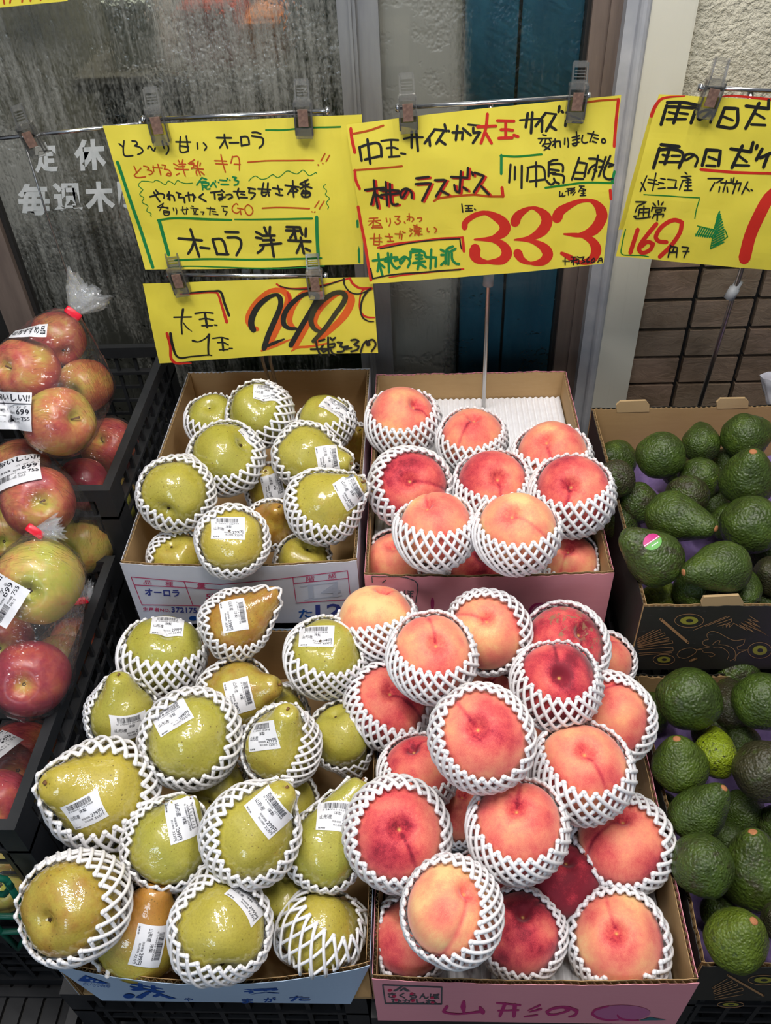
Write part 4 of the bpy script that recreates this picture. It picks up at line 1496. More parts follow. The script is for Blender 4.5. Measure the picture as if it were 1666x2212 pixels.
# ------------------------------------------------------------------ foam nets
def net_mesh(bvh, axis, alpha, seed, strands=24, ts=0.056, twist=1.15, near=(), rim=0.06, gap=0.14, walls=None):
    rr = random.Random(seed)
    e3 = axis / np.linalg.norm(axis)
    e1 = np.cross(e3, (0.3, 0.9, 0.2))
    e1 /= np.linalg.norm(e1)
    e2 = np.cross(e3, e1)
    K = 20
    tend = 2.98
    t = np.linspace(0, 1, K)
    p1, p2, p3 = (rr.uniform(0, 6.28) for _ in range(3))
    seg = 6
    mb = MB()
    O = Vector((0, 0, 0))
    for sg in (1, -1):
        S = np.zeros((strands, K, 3))
        for i in range(strands):
            ph0 = 2 * PI * i / strands
            for k in range(K):
                ph = ph0 + sg * twist * t[k] + 0.05 * math.sin(2 * ph0 + p3)
                al = alpha + 0.07 * math.sin(ph + p1) + 0.05 * math.sin(2 * ph + p2)
                th = al + (tend - al) * t[k]
                d = e3 * math.cos(th) + (e1 * math.cos(ph) + e2 * math.sin(ph)) * math.sin(th)
                hit = bvh.ray_cast(Vector(d * 6), Vector(-d), 6.0)[0]
                r = hit.length if hit else 1.0
                r = max(r, 0.96)
                e = math.exp(-t[k] * 5.0)
                r = r + gap * (1 - e) + rim * e + ts + sg * 0.42 * ts * (1 - 0.9 * math.exp(-t[k] * 16))
                r += 0.012 * math.sin(3 * ph + p2 + 4 * th) + (0.045 * t[k] ** 2)
                S[i, k] = d * r
        # smooth along strands, then sweep
        for _ in range(2):
            S[:, 1:-1] = 0.25 * S[:, :-2] + 0.5 * S[:, 1:-1] + 0.25 * S[:, 2:]
        # foam gives way where a neighbouring fruit presses on it
        for c, q in near:
            D = S - c
            L = np.linalg.norm(D, axis=2)
            m = L < q + ts
            S = np.where(m[..., None], c + D / L[..., None] * (q + ts), S)
        if walls is not None:                   # and where it meets the cardboard of its box
            F, P, R0, (x0, x1, y0, y1, zt) = walls
            W = P + R0 * (S @ F.T)
            m = W[..., 2] < zt
            W[..., 0] = np.where(m, np.clip(W[..., 0], x0, x1), W[..., 0])
            W[..., 1] = np.where(m, np.clip(W[..., 1], y0, y1), W[..., 1])
            S = (W - P) @ F / R0
        T = np.gradient(S, axis=1)
        T /= np.linalg.norm(T, axis=2)[..., None]
        Nn = S / np.linalg.norm(S, axis=2)[..., None]
        B = np.cross(T, Nn)
        B /= np.linalg.norm(B, axis=2)[..., None]
        A = np.cross(B, T)
        an = np.arange(seg) * 2 * PI / seg
        w = ts * (0.9 + 0.2 * np.exp(-t * 20))
        R = S[:, :, None, :] + w[None, :, None, None] * (np.cos(an)[None, None, :, None] * A[:, :, None, :] * 0.9 + np.sin(an)[None, None, :, None] * B[:, :, None, :] * 1.12)
        for i in range(strands):
            k0 = mb.n
            mb.grid(R[i], 0, True)
            mb.f.append([k0 + seg - 1 - j for j in range(seg)])
            mb.m.append(0)
        if sg == 1:
            # scalloped rim: a little loop joins each pair of strand ends
            for i in range(strands):
                c = S[i, 0] * 1.0
                nrm = c / np.linalg.norm(c)
                up = e3 - nrm * (e3 @ nrm)
                up /= np.linalg.norm(up)
                sd = np.cross(up, nrm)
                a = np.linspace(0, PI, 5)[:, None]
                b = np.arange(6)[None, :] * PI / 3
                q = 1.25 * ts
                G = c + q * (np.cos(a)[..., None] * up + np.sin(a)[..., None] * (np.cos(b)[..., None] * sd * 1.25 + np.sin(b)[..., None] * nrm))
                mb.grid(G, 0, True)
    return mb.mesh('foam_net', ['foam'], True)


def put(name, me, R, P, s, color, parent=None):
    o = link(name, me, parent)
    o.matrix_world = mat4(R, P, s)
    o.color = (*color, 1)
    return o


def sub(name, me, parent):
    return link(name, me, parent)


# ------------------------------------------------------------------ price labels that lie on curved surfaces
def label_layout(kind):
    """list of (verts2d, faces, material) in a frame u 0..1 (reading direction), v 0..1"""
    out = []

    def quad(a, b, c, d, m):
        out.append((np.array([(a, b), (c, b), (c, d), (a, d)]), [(0, 1, 2, 3)], m))

    def txt(s, a, b, c, d, bold=0.0, m=1):
        v, f, _ = glyphs(s, bold)
        out.append((v * (c - a, d - b) + (a, b), f, m))
    rr = random.Random(5)
    if kind == 'pear':
        x = 0.16
        while x < 0.80:
            w = rr.choice((0.008, 0.008, 0.014, 0.02))
            quad(x, 0.74, x + w, 0.93, 1)
            x += w + rr.choice((0.007, 0.010, 0.014))
        txt('0 240055 002998', .13, .665, .82, .72)
        txt('洋梨', .42, .52, .62, .64, .01)
        txt('山形産', .08, .37, .38, .52, .005)
        txt('税抜価格', .38, .26, .62, .335)
        txt('299円', .65, .24, .95, .39, .012)
        txt('税込価格', .42, .15, .66, .22)
        txt('323円', .70, .12, .94, .22, .005)
        txt('販売者', .06, .04, .24, .10, .01)
    elif kind == 'apple':
        quad(0.0, .69, 1.0, .715, 1)
        txt('おいしい!!', .04, .76, .96, .96, .03)
        txt('つ が る', .45, .58, .90, .65)
        txt('699', .60, .42, .95, .57, .015)
        txt('755', .74, .27, .96, .37, .01)
        txt('税抜価格', .40, .43, .57, .49)
        txt('税込価格', .50, .28, .70, .34)
        x = 0.05
        while x < 0.46:
            w = rr.choice((0.008, 0.012, 0.018))
            quad(x, .20, x + w, .38, 1)
            x += w + rr.choice((0.008, 0.012))
        txt('0015', .5, .19, .68, .25)
        txt('青森産', .08, .48, .34, .56)
    elif kind == 'promo':
        txt('のおすすめ品', .04, .2, .96, .82, .02)
    elif kind == 'oval':
        pass
    elif kind == 'oval_flat':
        out.append((np.array([(.5 + .5 * math.cos(a), .5 + .5 * math.sin(a)) for a in np.linspace(-PI, 0, 14)]), [tuple(range(14))], 2))
        out.append((np.array([(.5 + .5 * math.cos(a), .5 + .5 * math.sin(a)) for a in np.linspace(0, PI, 14)]), [tuple(range(14))], 3))
        quad(.02, .48, .98, .54, 0)
        quad(.30, .26, .70, .31, 0)
        quad(.36, .16, .64, .20, 0)
    return out


def surface_label(bvh, px, py, ang, w, h, kind, name, parent, lift=0.0007):
    """label of w x h metres stuck where the view through (px, py) meets the surface; ang = reading direction"""
    r0 = ray(px, py)
    d = Vector(r0).normalized()
    hit = bvh.ray_cast(Vector(CAM), d)
    if hit[0] is None:
        return None
    P, nrm = np.array(hit[0]), np.array(hit[1])
    if nrm @ np.array(d) > 0:
        nrm = -nrm
    r, u, t = view_basis(P)
    if kind in ('apple', 'promo'):          # stiff paper labels on slack film sit flatter than the fruit below
        nrm = nrm * 0.25 + t * 0.75
        nrm /= np.linalg.norm(nrm)
    a = math.radians(ang)
    U = r * math.cos(a) + u * math.sin(a)
    # smooth the normal a little towards the viewer for steady labels
    U = U - nrm * (U @ nrm)
    U /= np.linalg.norm(U)
    V = np.cross(nrm, U)
    mb = MB()

    def place(q, off):
        B = P + U * (q[0] - 0.5) * w + V * (q[1] - 0.5) * h
        hh = bvh.ray_cast(Vector(B + nrm * (0.09 if kind in ('apple', 'promo') else 0.05)), Vector(-nrm), 0.16)
        if hh[0] is None:
            dd = np.linalg.norm(B - P)
            return B - nrm * dd * 0.3
        n2 = np.array(hh[1])
        if n2 @ nrm < 0:
            n2 = -n2
        return np.array(hh[0]) + n2 * off
    if kind == 'oval':
        for part, m in ((0, 2), (1, 3)):
            G = np.array([[place((.5 + .5 * q * math.cos(a), .5 + .5 * q * math.sin(a)), lift + part * 0.0001) for a in np.linspace(-PI * 1.12 if not part else -PI * .02, .12 * PI if not part else PI * 1.02, 15)] for q in (0.001, .35, .7, 1.0)])
            mb.grid(G, m)
        G = np.array([[place((.02 + .96 * i / 10, .52 + .05 * j), lift + 0.0003) for j in range(2)] for i in range(11)])
        mb.grid(G, 0)
        G = np.array([[place((.30 + .40 * i / 6, .26 + .05 * j), lift + 0.0003) for j in range(2)] for i in range(7)])
        mb.grid(G, 0)
    else:
        G = np.array([[place((i / 12, j / 9), lift) for j in range(10)] for i in range(13)])
        mb.grid(G, 0)
    for v, f, m in label_layout(kind):
        mb.add([place(q, lift + 0.00025) for q in v], f, m)
    o = mb.build(name, ['label', 'ltext', 'lgreen', 'lpink'], parent, True)
    o.matrix_parent_inverse = parent.matrix_world.inverted()
    return o


def nums(s):
    return [float(q) for q in s.split()]


def world_bvh(key, M):
    me = _cache[key][0]
    return BVHTree.FromPolygons([M @ v.co for v in me.vertices], [tuple(p.vertices) for p in me.polygons])


def loc_dir(R, d):
    return R.T @ d


stub = MB()
a_ = np.linspace(0, 1, 5)
stub.tube([(0.0, 0, -0.06), (0.015, 0, 0.05), (0.05, 0.02, 0.14)], [0.055, 0.05, 0.065], 8)
STUB = stub.mesh('stem', ['stem'], True)
stub = MB()
stub.tube([(0, 0, -0.05), (0.03, 0, 0.12), (0.10, 0.03, 0.30)], [0.028, 0.024, 0.04], 7)
APPLE_STEM = stub.mesh('stem', ['stem'], True)
stub = MB()
for k in range(5):
    c, s_ = math.cos(k * 1.2566), math.sin(k * 1.2566)
    stub.tube([(0.02 * c, 0.02 * s_, 0.0), (0.06 * c, 0.06 * s_, -0.02), (0.085 * c, 0.085 * s_, -0.015)], [0.03, 0.022, 0.006], 6)
CALYX = stub.mesh('calyx', ['calyx'], True)
stub = MB()
stub.tube([(0, 0, -0.05), (0, 0, 0.015), (0, 0, 0.035)], [0.125, 0.12, 0.08], 12)
NUB = stub.mesh('stem_scar', ['nub'], True)

# every wrapped or netted fruit as centre and radius, so that the nets can be pressed flat between them
SPH = []
for row in PEACHES + PEARS:
    cx, cy, r, z = nums(row[0])
    P = onz(cx, cy, z)
    SPH.append((P, r * depth(P) / FPX))


def inside(b4, zt, P, R0, F):
    m = 0.006 + 0.05 * R0
    if P[1] - R0 * 0.3 < b4[2]:
        return None
    return F, P, R0, (b4[0] + m, b4[1] - m, b4[2] + m, b4[3] - m, zt)


def pressing(P, R0, F):
    out = []
    for Q, q in SPH:
        d = np.linalg.norm(Q - P)
        if 1e-6 < d < 1.35 * R0 + q:
            out.append((F.T @ (Q - P) / R0, q / R0))
    return out


# ------------------------------------------------------------------ peaches
for i, row in enumerate(PEACHES):
    cx, cy, r, z = nums(row[0])
    P = onz(cx, cy, z)
    R0 = r * depth(P) / FPX
    sx, sy = nums(row[1])
    qx, qy = nums(row[2])
    zax = facing(P, sx, sy)
    rb, ub, tb = view_basis(P)
    F = frame(zax, rb * qx + ub * qy)
    key = ('peach', i % 5)
    me, bvh = cached(key, lambda: peach_mesh(i % 5))
    blush = float(row[5])
    o = put('peach', me, F, P, R0, (blush, 0.0, 1.0 if 'scar at' in row[6] else 0.0))
    tag(o, row[6], 'peach', 'peaches in the rear pink box' if i < 11 else 'peaches heaped in the front pink box')
    ax, ay = nums(row[3])
    al = math.radians(float(row[4]))
    if 'without a visible net' not in row[6]:
        nm = net_mesh(bvh, loc_dir(F, facing(P, ax, ay)), al, 100 + i, strands=26, ts=0.047, twist=1.25 + 0.1 * (i % 3), near=pressing(P, R0, F),
                      walls=inside(QU, 0.84, P, R0, F) if i < 11 else inside(QL, 0.72, P, R0, F))
        sub('foam_net', nm, o)

# ------------------------------------------------------------------ wrapped pears
for i, row in enumerate(PEARS):
    cx, cy, r, z = nums(row[0])
    P = onz(cx, cy, z)
    R0 = r * depth(P) / FPX
    nx, ny, ns = nums(row[1])
    L, bend = nums(row[2])
    zax = facing(P, nx, ny, ns)
    rb, ub, tb = view_basis(P)
    F = frame(zax, rb)
    key = ('pear', L, bend, i % 4)
    me, bvh = cached(key, lambda: pear_mesh(L, bend, i % 4))
    rus, grn = nums(row[5])
    o = put('pear', me, F, P, R0, (rus, grn, 1.0 if 'red cheeked' in row[7] else 0.0))
    tag(o, row[7], 'pear', 'wrapped pears in the rear white box' if i < 13 else 'wrapped pears heaped in the front blue box')
    ax, ay = nums(row[3])
    nm = net_mesh(bvh, loc_dir(F, facing(P, ax, ay)), math.radians(float(row[4])), 300 + i, strands=24 if i != 28 else 18, ts=0.046, twist=1.1 + 0.12 * (i % 4), gap=0.16, near=pressing(P, R0, F),
                  walls=inside(PU, 0.84, P, R0, F) if i < 13 else inside(PL, 0.72, P, R0, F))
    sub('foam_net', nm, o)
    s = sub('stem', STUB, o)
    s.location = (bend * L * L * 0.6, 0, L)
    s.scale = (0.7, 0.7, 0.6)
    c = sub('calyx', CALYX, o)
    c.location = (0, 0, -0.81)
    c.scale = (0.7, 0.7, 0.7)
    c.rotation_euler = (PI, 0, 0)
    if row[6].strip() != '-':
        px, py, an = nums(row[6])
        bpy.context.view_layer.update()
        wb = world_bvh(key, o.matrix_world)
        surface_label(wb, px, py, an, 0.043, 0.033, 'pear', 'price_label', o)

# ------------------------------------------------------------------ avocados
for i, row in enumerate(AVOCADOS):
    cx, cy, r, z = nums(row[0])
    P = onz(cx, cy, z)
    R0 = r * depth(P) / FPX
    nx, ny, ns = nums(row[1])
    L = float(row[2])
    F = frame(facing(P, nx, ny, ns), view_basis(P)[0])
    key = ('avocado', L, i % 3)
    me, bvh = cached(key, lambda: avocado_mesh(L, i % 3))
    pu, ye = nums(row[3])
    o = put('avocado', me, F, P, R0, (pu, ye, 0.0))
    tag(o, row[5], 'avocado', 'avocados in the rear black box' if i < 25 else 'avocados in the front black box')
    if float(row[4]):
        s = sub('stem_scar', NUB, o)
        s.location = (0, 0, L - 0.005)
        s.scale = (1.15, 1.15, 1.3)
    if 'sticker' in row[5] and 'pink' in row[5]:
        bpy.context.view_layer.update()
        surface_label(world_bvh(key, o.matrix_world), 1410, 1170, 35, 0.026, 0.021, 'oval', 'fruit_sticker', o)

# ------------------------------------------------------------------ apples
APOS = []
for i, row in enumerate(APPLES):
    cx, cy, r, R0 = nums(row[0])
    P = CAM + ray(cx, cy) * (R0 * FPX / r)
    APOS.append((P, R0, int(row[3])))
    nx, ny, ns = nums(row[1])
    F = frame(facing(P, nx, ny, ns), view_basis(P)[0])
    me, bvh = cached(('apple', i % 4), lambda: apple_mesh(i % 4))
    o = put('apple', me, F, P, R0, (float(row[2]), 0, 0))
    tag(o, row[4], 'apple', 'bagged apples in the black crates')
    s = sub('stem', APPLE_STEM, o)
    s.location = (0, 0, 0.60)
    c = sub('calyx', CALYX, o)
    c.location = (0, 0, -0.70)
    c.rotation_euler = (PI, 0, 0)


# ------------------------------------------------------------------ plastic bags around the apples
import bmesh


def bag(idx, label, tie=None, tuft=None, tape_ang=0.0, labels=(), seed=0):
    pts = []
    for P, R0, b in APOS:
        if b != idx:
            continue
        for k in range(90):
            zz = 1 - 2 * (k + 0.5) / 90
            q = math.sqrt(1 - zz * zz)
            a = k * 2.39996
            pts.append(P + (R0 * 1.10) * np.array([q * math.cos(a), q * math.sin(a), zz]))
    cen = np.mean([P for P, R0, b in APOS if b == idx], axis=0)
    T = None
    if tie is not None:
        dd = min(depth(P) for P, R0, b in APOS if b == idx)
        T = CAM + ray(*tie[:2]) * (dd - 0.01 + (tie[2] if len(tie) > 2 else 0))
        for k in range(8):
            pts.append(T + 0.007 * np.array([math.cos(k * .785), math.sin(k * .785), 0]))
    bm = bmesh.new()
    for p in pts:
        bm.verts.new(p)
    bmesh.ops.convex_hull(bm, input=bm.verts)
    bmesh.ops.delete(bm, geom=[v for v in bm.verts if not v.link_faces], context='VERTS')
    bmesh.ops.triangulate(bm, faces=bm.faces)
    hull = BVHTree.FromBMesh(bm)
    bm.free()
    root = thing('plastic_bag', (cen[0], cen[1], min(p[2] for p in pts)), label, 'bag', 'clear bags of apples')
    bm = bmesh.new()
    bmesh.ops.create_icosphere(bm, subdivisions=6, radius=1.0)
    mb = MB()
    vs = []
    for v in bm.verts:
        d = v.co.normalized()
        h = hull.ray_cast(Vector(cen) + d * 0.6, -d, 0.6)[0]
        q = h if h else Vector(cen) + d * 0.04
        # ridged film creases
        n1 = 1 - abs(noise.noise(q * 26 + Vector((seed, 0, 0)))) * 2
        n2 = 1 - abs(noise.noise(Vector((q.x * 70, q.y * 70, q.z * 22)) + Vector((0, seed, 0)))) * 2
        q = q + d * (0.0022 * max(n1, 0) ** 4 + 0.0016 * max(n2, 0) ** 5)
        vs.append(q)
    mb.add([tuple(v) for v in vs], [tuple(v.index for v in f.verts) for f in bm.faces])
    bm.free()
    film = child(mb, 'film', ['film'], root, True)
    off = Vector(root.location)
    wb = BVHTree.FromPolygons([v.co + off for v in film.data.vertices], [tuple(p.vertices) for p in film.data.polygons])
    bpy.context.view_layer.update()
    for px, py, an, w, h, kind in labels:
        surface_label(wb, px, py, an, w, h, kind, 'price_label' if kind == 'apple' else 'promotion_label', root, 0.001)
    if T is not None:
        r, u, t = view_basis(T)
        a = math.radians(tape_ang)
        U = r * math.cos(a) + u * math.sin(a)
        V = np.cross(t, U)
        mb = MB()
        # a folded strip of tape: flattened closed band
        ring = []
        for k in range(16):
            b = 2 * PI * k / 16
            ring.append((math.copysign(abs(math.cos(b)) ** 0.6, math.cos(b)) * 0.0125, math.copysign(abs(math.sin(b)) ** 0.6, math.sin(b)) * 0.0045))
        G = np.array([[T + U * p + t * (q + 0.004) + V * s for p, q in ring] for s in (-0.0055, -0.0045, 0.0045, 0.0055)])
        G[0] = T + V * -0.0055 + t * 0.004 + (G[0] - (T + V * -0.0055 + t * 0.004)) * 0.85
        G[3] = T + V * 0.0055 + t * 0.004 + (G[3] - (T + V * 0.0055 + t * 0.004)) * 0.85
        mb.grid(G, 0, True)
        child(mb, 'tape', ['tape'], root, True)
        if tuft is not None:
            tip = CAM + ray(tuft[0], tuft[1]) * depth(T)
            D = tip - T
            L = np.linalg.norm(D)
            D /= L
            S1 = np.cross(t, D)
            mb = MB()
            nk, nl = 64, 16
            for layer in range(2):
                G = np.zeros((nl, nk, 3))
                for i in range(nl):
                    q = i / (nl - 1)
                    for k in range(nk):
                        b = 2 * PI * k / nk
                        rad = 0.005 + tuft[2] * q ** 0.8
                        wob = noise.noise(Vector((math.cos(b) * 2.4 + seed, math.sin(b) * 2.4, q * 1.6 + layer * 5)))
                        wob2 = noise.noise(Vector((math.cos(b) * 7 + seed, math.sin(b) * 7, q * 2 + layer * 3)))
                        rad *= 1 + 0.55 * wob * q + 0.35 * wob2 * q
                        ln = L * q * (1 + 0.28 * wob * q + 0.2 * wob2 * q) * (1.0 if layer == 0 else 0.75)
                        G[i, k] = T + D * ln + S1 * rad * math.cos(b) + t * rad * 0.55 * math.sin(b)
                mb.grid(G, 0, True)
            child(mb, 'gathered_top', ['tuft'], root, True)
    return root


bag(0, 'clear bag of apples with red tape and crumpled top, standing against the window', (158, 677), (196, 618, 0.030), -38,
    ((62, 716, -8, 0.056, 0.022, 'promo'), (28, 888, 0, 0.062, 0.055, 'apple')), 1)
bag(1, 'clear bag of apples squeezed against the side of the rear black crate', None, None, 0, ((268, 888, 30, 0.048, 0.040, 'apple'),), 2)
bag(2, 'clear bag of apples with a tilted white label in the middle of the rear crate', None, None, 0, ((38, 1014, 12, 0.062, 0.055, 'apple'),), 3)
bag(3, 'clear bag with a big yellow green apple, red tape over the front crate', (76, 1148, .0), (136, 1142, 0.012), -35,
    ((4, 1296, 60, 0.056, 0.050, 'apple'),), 4)
bag(4, 'small clear bag of apples tucked behind the magenta red apple', (174, 1298, 0.0), (206, 1274, 0.012), 8, (), 5)
bag(5, 'clear bag of red and yellow apples low in the front crate', None, None, 0, ((-6, 1612, 60, 0.050, 0.045, 'apple'),), 6)
bag(6, 'clear bag around the lowest pale apple at the frame edge', None, None, 0, (), 7)


# ------------------------------------------------------------------ handwritten yellow signs
SY = 1.22


def sheet(name, label, corners, y0, wave, draw, mats, sag=0.0, fold=None, nx=48, ny=30, seed=0.0):
    """paper hanging in the plane y = y0 with gentle curls towards the viewer"""
    def disp(P):
        x, z = P[0], P[2]
        return wave * (math.sin(x * 17 + seed) * 0.5 + math.sin(x * 9 + z * 21 + seed * 2) * 0.6 + 0.5 * math.sin(z * 33 + x * 6 + seed)) + 0.0012 * noise.noise(Vector((x * 30, z * 26, seed)))

    def m(px, py, o=0.0):
        P = ony(px, py, y0)
        return P + np.array([0, -disp(P) - 0.0003 - o, 0])
    TL, TR, BR, BL = [np.array(c, float) for c in corners]
    mb = MB()
    G = np.zeros((ny + 1, nx + 1, 3))
    H = G.copy()
    for j in range(ny + 1):
        for i in range(nx + 1):
            u, v = i / nx, j / ny
            q = (TL * (1 - u) + TR * u) * (1 - v) + (BL * (1 - u) + BR * u) * v
            q = q + np.array([0, sag * math.sin(PI * u) * v])
            P = ony(q[0], q[1], y0)
            G[j, i] = P + np.array([0, -disp(P), 0])
            H[j, i] = G[j, i] + np.array([0, 0.0004, 0])
    mb.grid(G, 0)
    mb.grid(H[:, ::-1], 0)
    if draw:
        draw(mb, m)
    o = solo(mb, name, ['yellow'] + mats, label, 'sign')
    return o


def sign_pear(mb, m):
    K, R, G = 1, 2, 3
    a = (240, 270, 6.942)
    S = lambda t, blk, w, c, off=0.0: strokes(mb, m, t, *blk, w, c, off)
    S('120,280 185,330|195,235 185,390 210,460 330,455|315,235 380,245 400,285 350,305 440,330 480,375 460,410 405,435|555,345 575,310 600,320 625,365 650,380 668,335|'
      '770,235 785,300 800,345|830,260 865,330 860,390 830,435|975,245 1195,250|1045,170 1035,300 1040,385 1080,405 1160,385|1130,160 1150,300 1160,390|1035,305 1165,325|'
      '1295,260 1303,350|1390,260 1435,320 1405,370', a, 25, K)
    S('345,615 390,720|450,645 345,755 390,785 520,775|490,610 550,625 575,650 540,670 600,680 630,710 600,735 570,740|635,605 645,690|630,630 770,640|705,580 735,680 750,745|'
      '765,590 820,600 800,655 870,670 905,720 890,755 830,740 860,715 900,735|940,575 1000,600|955,640 1010,650|985,740 1030,715|1010,520 1035,560|1080,515 1065,570|1020,580 1125,578|1010,615 1110,610|'
      '980,655 1170,658|1075,580 1090,660 1120,755|1255,510 1160,570 1230,580|1200,560 1245,560|1245,560 1240,620 1210,645|1310,530 1300,590 1320,680 1345,745|1345,560 1335,600|1210,630 1390,655|'
      '1305,650 1280,690 1295,745|1350,690 1400,735|1250,590 1300,610', a, 19, R)
    b = (460, 270, 5.95)
    S('50,160 240,165|148,120 155,190 190,295|155,190 90,290|215,228 330,225|360,150 370,268|360,150 445,155 470,245 370,262|505,95 560,95 615,115|500,140 580,155 640,175 640,250 595,295', b, 25, K)
    S('680,67 900,65 1150,45 1640,28', b, 22, G)
    S('25,452 180,460|40,490 190,500|105,375 125,470 165,600|255,400 235,485|250,405 330,410 345,575|275,498 355,500|450,472 700,460 1000,455 1295,457|1440,370 1388,465|1500,392 1455,470|1350,510 1358,518|1410,492 1414,498', b, 18, R)
    S('465,712 500,675 550,652 590,675 630,695 700,680 770,635 800,655 840,672 890,640 940,595 980,590 1030,615 1080,627 1120,605 1155,580 1190,600 1230,645 1260,645 1325,607 1335,622', b, 11, G)
    c = (280, 370, 6.942)
    S('180,145 280,148 360,157 390,132 450,145 540,190 580,140 620,150 680,190 725,122 780,155 850,170 950,165|180,145 135,200 165,240 205,270 155,345 215,395 190,460 275,520 258,595 325,635 315,660 325,680', c, 12, G)
    S('1090,85 1010,200|1090,90 1160,115|1050,150 1150,145|1080,165 1190,165 1185,200 1090,205|1090,165 1100,270|1100,235 1160,230|1130,215 1160,260 1210,255|1215,225 1260,150 1305,230|1290,130 1295,150|1335,155 1345,160|'
      '1355,120 1460,130|1375,185 1490,190|1465,95 1475,105|1505,120 1512,125|1550,75 1610,85 1570,115 1640,140 1620,185 1570,200', c, 24, 4)
    S('305,380 380,360 450,330 520,350 515,400|395,280 440,330|365,310 400,370 455,455|595,300 605,430|570,340 590,345|565,365 610,350 660,370 680,435|605,360 580,410|705,310 775,335|740,340 740,388 820,385 830,465|'
      '845,360 920,345 965,360 960,440|885,310 900,440|950,330 990,385|1105,330 1040,380 1150,445|1220,310 1370,290|1275,300 1285,410|1380,270 1420,300|1330,340 1390,340|1390,330 1395,400 1350,425 1340,395 1440,375|1450,345 1520,340 1550,375 1485,410', c, 27, K)
    S('510,475 420,535|430,540 580,540|500,500 450,590|500,530 580,560|510,590 520,650 590,650 600,600 520,590|520,620 590,620|655,545 665,590|695,545 710,590 705,640|770,575 860,565 850,640|800,525 800,600 825,640|860,540 865,560|875,560 878,566|'
      '930,515 960,525|915,545 1035,560|960,570 975,630|1000,575 985,630|960,635 1030,640|1070,600 1120,600 1100,640|1160,545 1285,560|1215,530 1205,645|1240,590 1300,600|1250,630 1330,645|1380,515 1470,525|1410,545 1405,588 1470,600 1435,655', c, 17, K)
    d = (490, 370, 6.942)
    S('105,295 270,297|180,250 160,330 185,405|215,335 275,345|195,385 310,388|325,240 430,260|345,260 335,310 420,320 425,345 365,410|470,255 655,270|555,170 530,290 530,345 570,365 595,340|620,170 615,280 635,365|525,310 640,310|'
      '690,245 835,268|765,205 795,320|735,325 790,350 840,355|875,205 1085,235|990,140 995,250 1005,385|985,235 915,340|1000,235 1070,285|960,300 1050,305|1220,120 1100,185|1100,190 1275,245|1235,180 1100,260|1180,150 1180,260|'
      '1150,280 1120,340 1150,380 1230,375 1255,330 1200,290 1130,300|1185,280 1180,370|1130,325 1250,325', d, 28, K)
    S('170,500 140,480 90,530 90,590 150,625 190,600|160,548 250,565|200,570 215,645|320,490 275,540 290,620 340,655 390,610 380,540 330,495|1385,440 1320,540|1462,440 1388,560|1278,600 1284,606|1315,608 1325,600', d, 19, R)
    S('535,550 800,540 1240,558', d, 24, R)
    S('1480,195 1450,230 1500,290 1480,345 1540,405 1495,465 1530,530 1515,560', d, 12, G)
    e = (320, 460, 4.384)
    S('90,70,18 250,50,22 500,55,24 790,65,20|820,60,14 1200,58,18 1555,50,20', e, 20, G)
    S('105,75 150,240 195,395|1597,35 1600,200 1610,415', e, 33, 4)
    S('255,447 600,437 1000,448 1640,437', e, 19, G)
    S('190,520 350,505 700,515 1100,530 1480,525 1666,512', e, 12, G)
    S('285,243 510,262|400,155 440,280 485,415|435,270 410,340 380,385|495,328 580,338|610,250 655,395|610,250 700,255 745,380|655,390 760,395|730,180 855,185|750,235 860,245 880,310 835,405|'
      '1020,180 1075,210|1020,235 1075,245|1035,385 1080,350 1095,310|1100,135 1125,200|1155,130 1150,200|1080,218 1200,215|1085,262 1195,258|1060,310 1260,292|1160,230 1170,300 1190,420|'
      '1310,130 1440,135|1305,165 1430,170|1380,140 1400,250|1385,180 1345,240|1440,145 1460,210|1495,145 1490,225|1325,262 1540,272|1445,235 1455,300 1475,390|1445,295 1405,385|1490,340 1535,365', e, 25, K)
    S('140,312 210,520 290,760 340,905', (200, 230, 2.603), 18, 4)
    S('1490,640 1500,880', (200, 230, 2.603), 13, 4)


